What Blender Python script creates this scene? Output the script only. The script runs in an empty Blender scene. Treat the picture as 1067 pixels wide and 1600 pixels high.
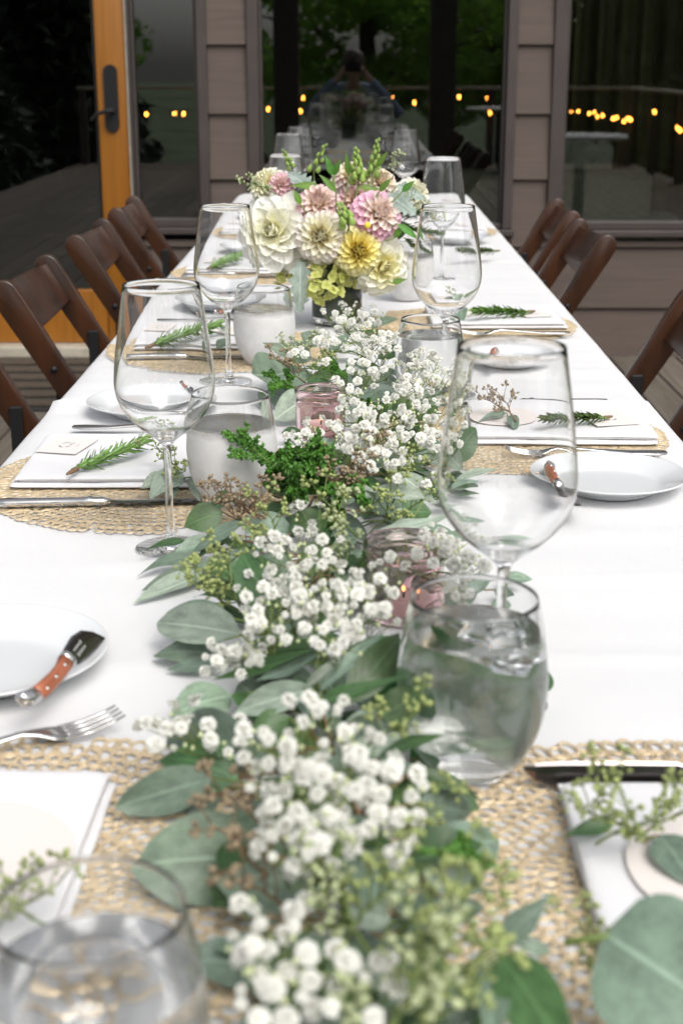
import bpy, bmesh, math, random
from mathutils import Vector, Matrix, Quaternion, noise

random.seed(7)
SC = bpy.context.scene
COL = SC.collection
PI = math.pi
V = Vector

# ------------------------------------------------------------------ camera
F_PX, CX, CY = 2222.0, 533.5, 800.0
CAM_Z = 1.22
PITCH = math.atan(700 / F_PX)
YAW = math.atan(18.5 / F_PX * math.cos(PITCH))
cam_d = bpy.data.cameras.new('camera')
cam = bpy.data.objects.new('camera', cam_d)
COL.objects.link(cam)
cam.location = (0, 0, CAM_Z)
cam.rotation_euler = (PI / 2 - PITCH, 0, YAW)
cam_d.sensor_fit = 'VERTICAL'
cam_d.sensor_height = 36
cam_d.lens = F_PX / 1600 * 36
cam_d.clip_start = 0.02
cam_d.clip_end = 2000
cam_d.dof.use_dof = True
cam_d.dof.focus_distance = 1.80
cam_d.dof.aperture_fstop = 8.0
cam_d.dof.aperture_blades = 0
SC.camera = cam

# ------------------------------------------------------------------ world, sun, exposure
SUN_EL, SUN_AZ = math.radians(50), math.radians(152)      # azimuth from +Y towards +X
world = bpy.data.worlds.new("World")
SC.world = world
world.use_nodes = True
wn, wl = world.node_tree.nodes, world.node_tree.links
wn.clear()
w_out = wn.new('ShaderNodeOutputWorld')
w_bg = wn.new('ShaderNodeBackground')
w_sky = wn.new('ShaderNodeTexSky')
w_sky.sky_type = 'NISHITA'
w_sky.sun_disc = False
w_sky.sun_elevation = SUN_EL
w_sky.sun_rotation = SUN_AZ
w_sky.air_density = 1.0
w_sky.dust_density = 4.0
w_hsv = wn.new('ShaderNodeHueSaturation')
w_hsv.inputs['Saturation'].default_value = 0.22          # thin overcast: a pale, nearly grey sky
wl.new(w_sky.outputs[0], w_hsv.inputs['Color'])
wl.new(w_hsv.outputs[0], w_bg.inputs['Color'])
w_bg.inputs['Strength'].default_value = 0.15
wl.new(w_bg.outputs[0], w_out.inputs['Surface'])

sun_d = bpy.data.lights.new('sun', 'SUN')
sun_d.energy = 1.4
sun_d.angle = math.radians(35)
sun_d.color = (1.0, 0.96, 0.90)
sun = bpy.data.objects.new('sun', sun_d)
COL.objects.link(sun)
sd = V((math.sin(SUN_AZ) * math.cos(SUN_EL), math.cos(SUN_AZ) * math.cos(SUN_EL), math.sin(SUN_EL)))
sun.rotation_euler = sd.to_track_quat('Z', 'Y').to_euler()

SC.view_settings.view_transform = 'Standard'
SC.view_settings.look = 'None'
SC.view_settings.exposure = 0.30
SC.view_settings.gamma = 1.0
SC.view_settings.use_curve_mapping = False
SC.render.engine = 'CYCLES'
cy = SC.cycles
cy.max_bounces = 48
cy.transmission_bounces = 48
cy.transparent_max_bounces = 24
cy.glossy_bounces = 16
cy.diffuse_bounces = 9
cy.caustics_reflective = False
cy.caustics_refractive = True
cy.blur_glossy = 0.5
cy.sample_clamp_indirect = 10.0
cy.use_denoising = True

# ------------------------------------------------------------------ pixel -> place (surveying helper)
_c, _s = math.cos(PITCH), math.sin(PITCH)
_ca, _sa = math.cos(YAW), math.sin(YAW)
AX_R = V((_ca, _sa, 0)); AX_F = V((-_sa * _c, _ca * _c, -_s)); AX_U = V((-_sa * _s, _ca * _s, _c))
CAM = V((0, 0, CAM_Z))
TOP = 0.75                                               # table height
def ray(px, py):
    return AX_F + AX_R * ((px - CX) / F_PX) + AX_U * ((CY - py) / F_PX)
def at(px, py, h=0.0):
    """point at height h over the table top"""
    d = ray(px, py); t = (TOP + h - CAM_Z) / d.z
    return CAM + d * t
def atY(px, py, y):
    d = ray(px, py); return CAM + d * (y / d.y)
def depth(p):
    return (V(p) - CAM).dot(AX_F)

# ------------------------------------------------------------------ materials
def new_mat(name):
    m = bpy.data.materials.new(name); m.use_nodes = True
    nt = m.node_tree
    b = nt.nodes['Principled BSDF']
    return m, nt, b
def N(nt, typ, **kw):
    n = nt.nodes.new(typ)
    for k, v in kw.items():
        if k.startswith('i_'): n.inputs[k[2:].replace('_', ' ')].default_value = v
        else: setattr(n, k, v)
    return n
def ramp(nt, fac, stops):
    r = nt.nodes.new('ShaderNodeValToRGB')
    els = r.color_ramp.elements
    while len(els) < len(stops): els.new(0.5)
    for e, (p, c) in zip(els, stops):
        e.position = p; e.color = (*c, 1) if len(c) == 3 else c
    nt.links.new(fac, r.inputs[0])
    return r
def simple(name, col, rough=0.5, spec=0.5, metal=0.0, var=0.0, scale=20, bump=0.0, bscale=80, coat=0.0, randomize=0.0, stretch=None):
    m, nt, b = new_mat(name)
    b.inputs['Base Color'].default_value = (*col, 1)
    b.inputs['Roughness'].default_value = rough
    b.inputs['Specular IOR Level'].default_value = spec
    b.inputs['Metallic'].default_value = metal
    b.inputs['Coat Weight'].default_value = coat
    tc = N(nt, 'ShaderNodeTexCoord'); src = tc.outputs['Object']
    if stretch:
        mp = N(nt, 'ShaderNodeMapping'); mp.inputs['Scale'].default_value = stretch
        nt.links.new(src, mp.inputs[0]); src = mp.outputs[0]
    if var or randomize:
        nz = N(nt, 'ShaderNodeTexNoise'); nz.inputs['Scale'].default_value = scale; nz.inputs['Detail'].default_value = 5
        nt.links.new(src, nz.inputs['Vector'])
        lo = tuple(c * (1 - var) for c in col); hi = tuple(min(1, c * (1 + var)) for c in col)
        r = ramp(nt, nz.outputs[0], [(0.3, lo), (0.7, hi)])
        outc = r.outputs[0]
        if randomize:
            oi = N(nt, 'ShaderNodeObjectInfo')
            mr = N(nt, 'ShaderNodeMapRange'); mr.inputs['To Min'].default_value = 1 - randomize; mr.inputs['To Max'].default_value = 1 + randomize
            nt.links.new(oi.outputs['Random'], mr.inputs[0])
            h = N(nt, 'ShaderNodeHueSaturation'); nt.links.new(mr.outputs[0], h.inputs['Value']); nt.links.new(outc, h.inputs['Color'])
            outc = h.outputs[0]
        nt.links.new(outc, b.inputs['Base Color'])
    if bump:
        nb = N(nt, 'ShaderNodeTexNoise'); nb.inputs['Scale'].default_value = bscale; nb.inputs['Detail'].default_value = 4
        nt.links.new(src, nb.inputs['Vector'])
        bp = N(nt, 'ShaderNodeBump'); bp.inputs['Strength'].default_value = bump; bp.inputs['Distance'].default_value = 0.004
        nt.links.new(nb.outputs[0], bp.inputs['Height']); nt.links.new(bp.outputs[0], b.inputs['Normal'])
    return m

def cloth_mat(name, col, weave=900, bump=0.25):
    m, nt, b = new_mat(name)
    b.inputs['Base Color'].default_value = (*col, 1)
    b.inputs['Roughness'].default_value = 0.85
    b.inputs['Specular IOR Level'].default_value = 0.2
    b.inputs['Sheen Weight'].default_value = 0.15
    tc = N(nt, 'ShaderNodeTexCoord')
    w1 = N(nt, 'ShaderNodeTexWave', wave_type='BANDS', bands_direction='X'); w1.inputs['Scale'].default_value = weave / 6.28
    w2 = N(nt, 'ShaderNodeTexWave', wave_type='BANDS', bands_direction='Y'); w2.inputs['Scale'].default_value = weave / 6.28
    nz = N(nt, 'ShaderNodeTexNoise'); nz.inputs['Scale'].default_value = 60
    for w in (w1, w2, nz): nt.links.new(tc.outputs['Object'], w.inputs['Vector'])
    a = N(nt, 'ShaderNodeMath', operation='ADD'); nt.links.new(w1.outputs[0], a.inputs[0]); nt.links.new(w2.outputs[0], a.inputs[1])
    a2 = N(nt, 'ShaderNodeMath', operation='ADD'); nt.links.new(a.outputs[0], a2.inputs[0]); nt.links.new(nz.outputs[0], a2.inputs[1])
    bp = N(nt, 'ShaderNodeBump'); bp.inputs['Strength'].default_value = bump; bp.inputs['Distance'].default_value = 0.0006
    nt.links.new(a2.outputs[0], bp.inputs['Height']); nt.links.new(bp.outputs[0], b.inputs['Normal'])
    return m

def glass_mat(name, col=(1, 1, 1), ior=1.48, rough=0.0):
    m, nt, b = new_mat(name)
    b.inputs['Base Color'].default_value = (*col, 1)
    b.inputs['Roughness'].default_value = rough
    b.inputs['IOR'].default_value = ior
    b.inputs['Transmission Weight'].default_value = 1.0
    return m

def frosted_glass(name, level, r0=0.14, r1=0.42, milk=0.3):
    """tumbler glass with cold condensation on the wall up to the water line"""
    m = glass_mat(name, (0.994, 1.0, 0.996), 1.46)
    nt = m.node_tree; b = nt.nodes['Principled BSDF']
    tc = N(nt, 'ShaderNodeTexCoord'); sp = N(nt, 'ShaderNodeSeparateXYZ')
    nt.links.new(tc.outputs['Object'], sp.inputs[0])
    nz = N(nt, 'ShaderNodeTexNoise'); nz.inputs['Scale'].default_value = 45; nz.inputs['Detail'].default_value = 6
    nt.links.new(tc.outputs['Object'], nz.inputs['Vector'])
    ad = N(nt, 'ShaderNodeMath', operation='MULTIPLY_ADD'); ad.inputs[1].default_value = 0.012
    nt.links.new(nz.outputs[0], ad.inputs[0]); nt.links.new(sp.outputs[2], ad.inputs[2])
    mr = N(nt, 'ShaderNodeMapRange'); mr.inputs['From Min'].default_value = level - 0.002; mr.inputs['From Max'].default_value = level + 0.008
    mr.inputs['To Min'].default_value = 1; mr.inputs['To Max'].default_value = 0
    nt.links.new(ad.outputs[0], mr.inputs[0])
    mr3 = N(nt, 'ShaderNodeMapRange'); mr3.inputs['From Min'].default_value = 0.35; mr3.inputs['From Max'].default_value = 0.7
    mr3.inputs['To Min'].default_value = r0; mr3.inputs['To Max'].default_value = r1
    nt.links.new(nz.outputs[0], mr3.inputs[0])
    mu = N(nt, 'ShaderNodeMath', operation='MULTIPLY'); nt.links.new(mr.outputs[0], mu.inputs[0]); nt.links.new(mr3.outputs[0], mu.inputs[1])
    nt.links.new(mu.outputs[0], b.inputs['Roughness'])
    out = nt.nodes['Material Output']
    df = N(nt, 'ShaderNodeBsdfDiffuse'); df.inputs[0].default_value = (0.96, 0.95, 0.94, 1)
    tl = N(nt, 'ShaderNodeBsdfTranslucent'); tl.inputs[0].default_value = (0.96, 0.95, 0.94, 1)
    fm = N(nt, 'ShaderNodeMixShader'); fm.inputs[0].default_value = 0.25
    nt.links.new(df.outputs[0], fm.inputs[1]); nt.links.new(tl.outputs[0], fm.inputs[2])
    ml = N(nt, 'ShaderNodeMath', operation='MULTIPLY'); ml.inputs[1].default_value = milk
    mv_ = N(nt, 'ShaderNodeMapRange'); mv_.inputs['From Min'].default_value = 0.3; mv_.inputs['From Max'].default_value = 0.7; mv_.inputs['To Min'].default_value = 0.92; mv_.inputs['To Max'].default_value = 1.08
    nt.links.new(nz.outputs[0], mv_.inputs[0]); mm_ = N(nt, 'ShaderNodeMath', operation='MULTIPLY'); nt.links.new(mr.outputs[0], mm_.inputs[0]); nt.links.new(mv_.outputs[0], mm_.inputs[1])
    nt.links.new(mm_.outputs[0], ml.inputs[0])
    ms = N(nt, 'ShaderNodeMixShader'); nt.links.new(ml.outputs[0], ms.inputs[0]); nt.links.new(b.outputs[0], ms.inputs[1]); nt.links.new(fm.outputs[0], ms.inputs[2])
    nt.links.new(ms.outputs[0], out.inputs['Surface'])
    return m

def wood_mat(name, dark, light, rough=0.4, scale=(2, 30, 30), spec=0.5, randomize=0.0, coat=0.0, bump=0.15):
    m, nt, b = new_mat(name)
    b.inputs['Roughness'].default_value = rough
    b.inputs['Specular IOR Level'].default_value = spec
    b.inputs['Coat Weight'].default_value = coat; b.inputs['Coat Roughness'].default_value = 0.25
    tc = N(nt, 'ShaderNodeTexCoord'); mp = N(nt, 'ShaderNodeMapping'); mp.inputs['Scale'].default_value = scale
    oi = N(nt, 'ShaderNodeObjectInfo')
    va = N(nt, 'ShaderNodeVectorMath', operation='ADD')
    sc = N(nt, 'ShaderNodeMath', operation='MULTIPLY'); sc.inputs[1].default_value = 37.0
    nt.links.new(oi.outputs['Random'], sc.inputs[0])
    nt.links.new(tc.outputs['Object'], va.inputs[0]); nt.links.new(sc.outputs[0], va.inputs[1])
    nt.links.new(va.outputs[0], mp.inputs[0])
    nz = N(nt, 'ShaderNodeTexNoise'); nz.inputs['Scale'].default_value = 1.5; nz.inputs['Detail'].default_value = 8; nz.inputs['Roughness'].default_value = 0.65
    nz.inputs['Distortion'].default_value = 0.6
    nt.links.new(mp.outputs[0], nz.inputs['Vector'])
    r = ramp(nt, nz.outputs[0], [(0.28, dark), (0.5, tuple((a + c) / 2 for a, c in zip(dark, light))), (0.74, light)])
    outc = r.outputs[0]
    if randomize:
        mr = N(nt, 'ShaderNodeMapRange'); mr.inputs['To Min'].default_value = 1 - randomize; mr.inputs['To Max'].default_value = 1 + randomize
        nt.links.new(oi.outputs['Random'], mr.inputs[0])
        h = N(nt, 'ShaderNodeHueSaturation'); nt.links.new(mr.outputs[0], h.inputs['Value']); nt.links.new(outc, h.inputs['Color']); outc = h.outputs[0]
    nt.links.new(outc, b.inputs['Base Color'])
    bp = N(nt, 'ShaderNodeBump'); bp.inputs['Strength'].default_value = bump; bp.inputs['Distance'].default_value = 0.002
    nt.links.new(nz.outputs[0], bp.inputs['Height']); nt.links.new(bp.outputs[0], b.inputs['Normal'])
    return m

def leaf_mat(name, col, back=None, rib=None, rough=0.45, trans=0.25, randv=0.25, randh=0.03, spec=0.45, blotch=0.25):
    """leaf: colour differs on the two faces, pale midrib from the UVs, some light comes through"""
    m, nt, b = new_mat(name)
    out = nt.nodes['Material Output']
    back = back or tuple(c * 1.35 + 0.02 for c in col)
    rib = rib or tuple(c * 1.9 + 0.02 for c in col)
    geo = N(nt, 'ShaderNodeNewGeometry')
    uv = N(nt, 'ShaderNodeTexCoord'); sp = N(nt, 'ShaderNodeSeparateXYZ'); nt.links.new(uv.outputs['UV'], sp.inputs[0])
    nz = N(nt, 'ShaderNodeTexNoise'); nz.inputs['Scale'].default_value = 5; nz.inputs['Detail'].default_value = 5
    oi = N(nt, 'ShaderNodeObjectInfo')
    va = N(nt, 'ShaderNodeVectorMath', operation='ADD'); nt.links.new(uv.outputs['Object'], va.inputs[0])
    ml = N(nt, 'ShaderNodeMath', operation='MULTIPLY'); ml.inputs[1].default_value = 50; nt.links.new(oi.outputs['Random'], ml.inputs[0]); nt.links.new(ml.outputs[0], va.inputs[1])
    nt.links.new(va.outputs[0], nz.inputs['Vector'])
    r = ramp(nt, nz.outputs[0], [(0.3, tuple(c * (1 - blotch) for c in col)), (0.7, tuple(c * (1 + blotch) for c in col))])
    n2 = N(nt, 'ShaderNodeTexNoise'); n2.inputs['Scale'].default_value = 26; n2.inputs['Detail'].default_value = 6; n2.inputs['Roughness'].default_value = 0.7
    nt.links.new(va.outputs[0], n2.inputs['Vector'])
    r2 = ramp(nt, n2.outputs[0], [(0.30, (0.62, 0.55, 0.42)), (0.40, (0.93, 0.93, 0.93)), (0.72, (1.10, 1.10, 1.08))])
    mq = N(nt, 'ShaderNodeMix', data_type='RGBA', blend_type='MULTIPLY'); mq.inputs['Factor'].default_value = 1.0
    nt.links.new(r.outputs[0], mq.inputs[6]); nt.links.new(r2.outputs[0], mq.inputs[7])
    mx = N(nt, 'ShaderNodeMix', data_type='RGBA'); nt.links.new(geo.outputs['Backfacing'], mx.inputs['Factor'])
    nt.links.new(mq.outputs[2], mx.inputs[6]); mx.inputs[7].default_value = (*back, 1)
    # midrib + side veins
    ab = N(nt, 'ShaderNodeMath', operation='ABSOLUTE')
    sb = N(nt, 'ShaderNodeMath', operation='SUBTRACT'); sb.inputs[1].default_value = 0.5
    nt.links.new(sp.outputs[1], sb.inputs[0]); nt.links.new(sb.outputs[0], ab.inputs[0])
    mr = N(nt, 'ShaderNodeMapRange'); mr.inputs['From Min'].default_value = 0.012; mr.inputs['From Max'].default_value = 0.035
    mr.inputs['To Min'].default_value = 0.6; mr.inputs['To Max'].default_value = 0
    nt.links.new(ab.outputs[0], mr.inputs[0])
    vs = N(nt, 'ShaderNodeMath', operation='MULTIPLY_ADD'); vs.inputs[1].default_value = -0.55   # u - .55*|v|
    nt.links.new(ab.outputs[0], vs.inputs[0]); nt.links.new(sp.outputs[0], vs.inputs[2])
    fr = N(nt, 'ShaderNodeMath', operation='PINGPONG'); fr.inputs[1].default_value = 0.06; nt.links.new(vs.outputs[0], fr.inputs[0])
    mr2 = N(nt, 'ShaderNodeMapRange'); mr2.inputs['From Min'].default_value = 0.002; mr2.inputs['From Max'].default_value = 0.009
    mr2.inputs['To Min'].default_value = 0.13; mr2.inputs['To Max'].default_value = 0
    nt.links.new(fr.outputs[0], mr2.inputs[0])
    mxx = N(nt, 'ShaderNodeMath', operation='MAXIMUM'); nt.links.new(mr.outputs[0], mxx.inputs[0]); nt.links.new(mr2.outputs[0], mxx.inputs[1])
    m2 = N(nt, 'ShaderNodeMix', data_type='RGBA'); nt.links.new(mxx.outputs[0], m2.inputs['Factor'])
    nt.links.new(mx.outputs[2], m2.inputs[6]); m2.inputs[7].default_value = (*rib, 1)
    hs = N(nt, 'ShaderNodeHueSaturation')
    mv = N(nt, 'ShaderNodeMapRange'); mv.inputs['To Min'].default_value = 1 - randv; mv.inputs['To Max'].default_value = 1 + randv
    nt.links.new(oi.outputs['Random'], mv.inputs[0]); nt.links.new(mv.outputs[0], hs.inputs['Value'])
    w = N(nt, 'ShaderNodeTexWhiteNoise', noise_dimensions='1D'); nt.links.new(oi.outputs['Random'], w.inputs['W'])
    mh = N(nt, 'ShaderNodeMapRange'); mh.inputs['To Min'].default_value = 0.5 - randh; mh.inputs['To Max'].default_value = 0.5 + randh
    nt.links.new(w.outputs[0], mh.inputs[0]); nt.links.new(mh.outputs[0], hs.inputs['Hue'])
    nt.links.new(m2.outputs[2], hs.inputs['Color'])
    nt.links.new(hs.outputs[0], b.inputs['Base Color'])
    b.inputs['Roughness'].default_value = rough
    b.inputs['Specular IOR Level'].default_value = spec
    bp = N(nt, 'ShaderNodeBump'); bp.inputs['Strength'].default_value = 0.25; bp.inputs['Distance'].default_value = 0.01
    nt.links.new(mxx.outputs[0], bp.inputs['Height']); nt.links.new(bp.outputs[0], b.inputs['Normal'])
    if trans:
        tr = N(nt, 'ShaderNodeBsdfTranslucent'); nt.links.new(hs.outputs[0], tr.inputs['Color'])
        ms = N(nt, 'ShaderNodeMixShader'); ms.inputs[0].default_value = trans
        nt.links.new(b.outputs[0], ms.inputs[1]); nt.links.new(tr.outputs[0], ms.inputs[2])
        nt.links.new(ms.outputs[0], out.inputs['Surface'])
    return m

def petal_mat(name, base, tip, trans=0.16, edge=None, pos=(0.15, 0.85)):
    """petal: colour runs from base to tip along the UVs"""
    m, nt, b = new_mat(name); out = nt.nodes['Material Output']
    uv = N(nt, 'ShaderNodeTexCoord'); sp = N(nt, 'ShaderNodeSeparateXYZ'); nt.links.new(uv.outputs['UV'], sp.inputs[0])
    r = ramp(nt, sp.outputs[0], [(pos[0], base), (pos[1], tip)])
    oi = N(nt, 'ShaderNodeObjectInfo')
    mv = N(nt, 'ShaderNodeMapRange'); mv.inputs['To Min'].default_value = 0.93; mv.inputs['To Max'].default_value = 1.04
    nt.links.new(oi.outputs['Random'], mv.inputs[0])
    hs = N(nt, 'ShaderNodeHueSaturation'); nt.links.new(mv.outputs[0], hs.inputs['Value']); nt.links.new(r.outputs[0], hs.inputs['Color'])
    nt.links.new(hs.outputs[0], b.inputs['Base Color'])
    b.inputs['Roughness'].default_value = 0.6; b.inputs['Specular IOR Level'].default_value = 0.25
    wv = N(nt, 'ShaderNodeTexWave', wave_type='BANDS', bands_direction='Y'); wv.inputs['Scale'].default_value = 4; wv.inputs['Distortion'].default_value = 1
    nt.links.new(uv.outputs['UV'], wv.inputs['Vector'])
    bp = N(nt, 'ShaderNodeBump'); bp.inputs['Strength'].default_value = 0.25; bp.inputs['Distance'].default_value = 0.001
    nt.links.new(wv.outputs[0], bp.inputs['Height']); nt.links.new(bp.outputs[0], b.inputs['Normal'])
    tr = N(nt, 'ShaderNodeBsdfTranslucent'); nt.links.new(hs.outputs[0], tr.inputs['Color'])
    ms = N(nt, 'ShaderNodeMixShader'); ms.inputs[0].default_value = trans
    nt.links.new(b.outputs[0], ms.inputs[1]); nt.links.new(tr.outputs[0], ms.inputs[2]); nt.links.new(ms.outputs[0], out.inputs['Surface'])
    return m

def pane_mat(name, tint=(0.80, 0.84, 0.82), boost=2.7):
    """double-glazed window pane: sees through, mirrors by Fresnel"""
    m, nt, b = new_mat(name); nt.nodes.remove(b); out = nt.nodes['Material Output']
    tr = N(nt, 'ShaderNodeBsdfTransparent'); tr.inputs[0].default_value = (*tint, 1)
    gl = N(nt, 'ShaderNodeBsdfGlossy'); gl.inputs['Roughness'].default_value = 0.0
    fr = N(nt, 'ShaderNodeFresnel'); fr.inputs[0].default_value = 1.5
    mu = N(nt, 'ShaderNodeMath', operation='MULTIPLY', use_clamp=True); mu.inputs[1].default_value = boost
    nt.links.new(fr.outputs[0], mu.inputs[0])
    ms = N(nt, 'ShaderNodeMixShader'); nt.links.new(mu.outputs[0], ms.inputs[0]); nt.links.new(tr.outputs[0], ms.inputs[1]); nt.links.new(gl.outputs[0], ms.inputs[2])
    nt.links.new(ms.outputs[0], out.inputs['Surface'])
    return m
def emit_mat(name, col, strength):
    m, nt, b = new_mat(name)
    b.inputs['Base Color'].default_value = (*col, 1)
    b.inputs['Emission Color'].default_value = (*col, 1); b.inputs['Emission Strength'].default_value = strength
    return m

M = {}
M['cloth'] = cloth_mat('white_linen', (0.72, 0.72, 0.725))
M['napkin'] = cloth_mat('napkin_cotton', (0.76, 0.755, 0.77), weave=1600)
M['china'] = simple('white_china', (0.71, 0.725, 0.735), rough=0.12, spec=0.5, coat=0.3)
M['glass'] = glass_mat('clear_glass')
M['tumbler'] = frosted_glass('tumbler_glass_misted', 0.092, 0.07, 0.22, 0.82)
M['tumbler_light'] = frosted_glass('tumbler_glass_lightly_misted', 0.102, 0.03, 0.10, 0.07)
M['water'] = glass_mat('water', (0.998, 1.0, 0.999), 1.33)
M['ice'] = glass_mat('ice', (0.97, 0.99, 1.0), 1.31, 0.08)
M['pink_glass'] = glass_mat('pink_pressed_glass', (0.955, 0.735, 0.77), 1.48)
M['wax'] = simple('candle_wax', (0.8, 0.72, 0.66), rough=0.5)
M['flame'] = emit_mat('flame', (1.0, 0.45, 0.12), 3)
M['silver'] = simple('silver_plate', (0.66, 0.65, 0.64), rough=0.13, metal=1.0, var=0.06, scale=60)
M['steel'] = simple('steel_dark_as_reflecting', (0.20, 0.18, 0.18), rough=0.14, metal=1.0)  # the blades' dark reflection is put into the base colour
M['rosewood'] = wood_mat('red_wood', (0.20, 0.045, 0.02), (0.52, 0.17, 0.075), rough=0.35, scale=(18, 160, 160), coat=0.3)
M['gold'] = simple('gold_vinyl', (0.72, 0.575, 0.375), rough=0.40, metal=0.35, var=0.2, scale=60, bump=0.15, bscale=300)
M['card'] = simple('blush_card', (0.77, 0.71, 0.675), rough=0.8)
M['card2'] = simple('ivory_card', (0.77, 0.725, 0.695), rough=0.8)
M['ink'] = simple('grey_ink', (0.16, 0.15, 0.16), rough=0.7)
M['leaf'] = leaf_mat('eucalyptus_leaf', (0.175, 0.245, 0.180), back=(0.23, 0.30, 0.23), rough=0.42, trans=0.14, randv=0.35, randh=0.025)
M['leaf_vivid'] = leaf_mat('eucalyptus_leaf_vivid', (0.075, 0.22, 0.07), back=(0.12, 0.28, 0.10), rough=0.4, trans=0.25, randv=0.2, randh=0.015)
M['leaf_pale'] = leaf_mat('eucalyptus_leaf_pale', (0.32, 0.385, 0.31), back=(0.33, 0.40, 0.31), rough=0.5, trans=0.12, randv=0.18, randh=0.02)
M['leaf_green'] = leaf_mat('eucalyptus_leaf_green', (0.072, 0.145, 0.055), back=(0.12, 0.20, 0.09), rough=0.38, trans=0.2, randv=0.3, randh=0.02)
M['dusty'] = leaf_mat('dusty_miller_leaf', (0.33, 0.40, 0.36), back=(0.40, 0.45, 0.42), rough=0.8, trans=0.1, randv=0.1, spec=0.15)
M['fresh'] = leaf_mat('fresh_leaf', (0.11, 0.25, 0.035), back=(0.16, 0.32, 0.07), rough=0.4, trans=0.3, randv=0.25)
M['stem'] = simple('green_stem', (0.16, 0.22, 0.06), rough=0.55, var=0.2)
M['twig'] = simple('brown_twig', (0.22, 0.13, 0.07), rough=0.7, var=0.25)
M['seed_green'] = simple('green_seed', (0.30, 0.355, 0.125), rough=0.5, var=0.4, scale=120)
M['seed_pale'] = simple('pale_green_seed', (0.40, 0.45, 0.25), rough=0.55, var=0.3, scale=120)
M['seed_brown'] = simple('brown_seed', (0.28, 0.215, 0.135), rough=0.6, var=0.35, scale=120)
M['juniper'] = simple('juniper_scale', (0.07, 0.20, 0.022), rough=0.5, var=0.45, scale=140)
M['rosemary'] = simple('rosemary_needle', (0.13, 0.26, 0.05), rough=0.42, var=0.4, scale=160)
M['rosemary_dark'] = simple('rosemary_needle_dark', (0.09, 0.15, 0.035), rough=0.42, var=0.4, scale=160)
M['breath'] = petal_mat('gypsophila_white', (0.80, 0.82, 0.68), (0.92, 0.918, 0.87), trans=0.30, pos=(0.0, 0.45))
M['breath_bud'] = simple('gypsophila_bud', (0.62, 0.68, 0.38), rough=0.6)
M['chair'] = wood_mat('fruitwood_stain', (0.009, 0.0026, 0.0007), (0.066, 0.020, 0.0045), rough=0.28, scale=(5, 5, 1.2), coat=0.35)
M['black'] = simple('black_metal', (0.012, 0.012, 0.013), rough=0.45, spec=0.3)
M['siding'] = wood_mat('painted_siding', (0.092, 0.071, 0.060), (0.122, 0.095, 0.082), rough=0.7, scale=(1.5, 25, 25), spec=0.25, randomize=0.05, bump=0.5)
M['frame'] = simple('brown_frame_paint', (0.052, 0.041, 0.038), rough=0.5, var=0.1, scale=8)
M['fir'] = wood_mat('varnished_fir', (0.22, 0.078, 0.006), (0.33, 0.127, 0.012), rough=0.4, scale=(26, 26, 1.5), coat=0.2, bump=0.08)
M['pane'] = pane_mat('window_pane')
M['deck'] = wood_mat('weathered_deck', (0.085, 0.070, 0.056), (0.185, 0.160, 0.132), rough=0.75, scale=(30, 1.2, 30), spec=0.2, randomize=0.18, bump=0.5)
M['sill'] = simple('pale_threshold', (0.42, 0.38, 0.31), rough=0.5, var=0.15)
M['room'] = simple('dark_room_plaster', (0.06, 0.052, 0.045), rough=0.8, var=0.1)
M['curtain'] = simple('olive_curtain', (0.11, 0.095, 0.04), rough=0.9, var=0.3, scale=10, stretch=(1, 1, 0.1))
M['sofa'] = simple('grey_green_upholstery', (0.30, 0.295, 0.22), rough=0.95, var=0.15, scale=60, bump=0.3, bscale=300)
M['sofa2'] = simple('pale_cushion_fabric', (0.52, 0.49, 0.42), rough=0.95, var=0.12, scale=60, bump=0.3, bscale=300)
M['grass'] = simple('lawn', (0.05, 0.085, 0.025), rough=0.9, var=0.5, scale=2)
M['bark'] = simple('bark', (0.06, 0.045, 0.035), rough=0.9, var=0.5, scale=12, bump=0.8, bscale=20)
M['tree_leaf'] = leaf_mat('tree_leaf', (0.13, 0.30, 0.04), rough=0.5, trans=0.5, randv=0.3)
M['conifer'] = leaf_mat('conifer_needles', (0.013, 0.028, 0.010), rough=0.6, trans=0.1, randv=0.3)
M['mat_dark'] = simple('doormat_rubber', (0.025, 0.023, 0.022), rough=0.9)
M['mat_tan'] = simple('doormat_coir', (0.075, 0.057, 0.04), rough=0.95, var=0.35, scale=80, bump=0.5, bscale=400)
M['bulb'] = emit_mat('warm_bulb', (1.0, 0.31, 0.04), 80)
M['hydrangea'] = petal_mat('hydrangea_lime', (0.60, 0.64, 0.16), (0.74, 0.75, 0.30), trans=0.35)

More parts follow.
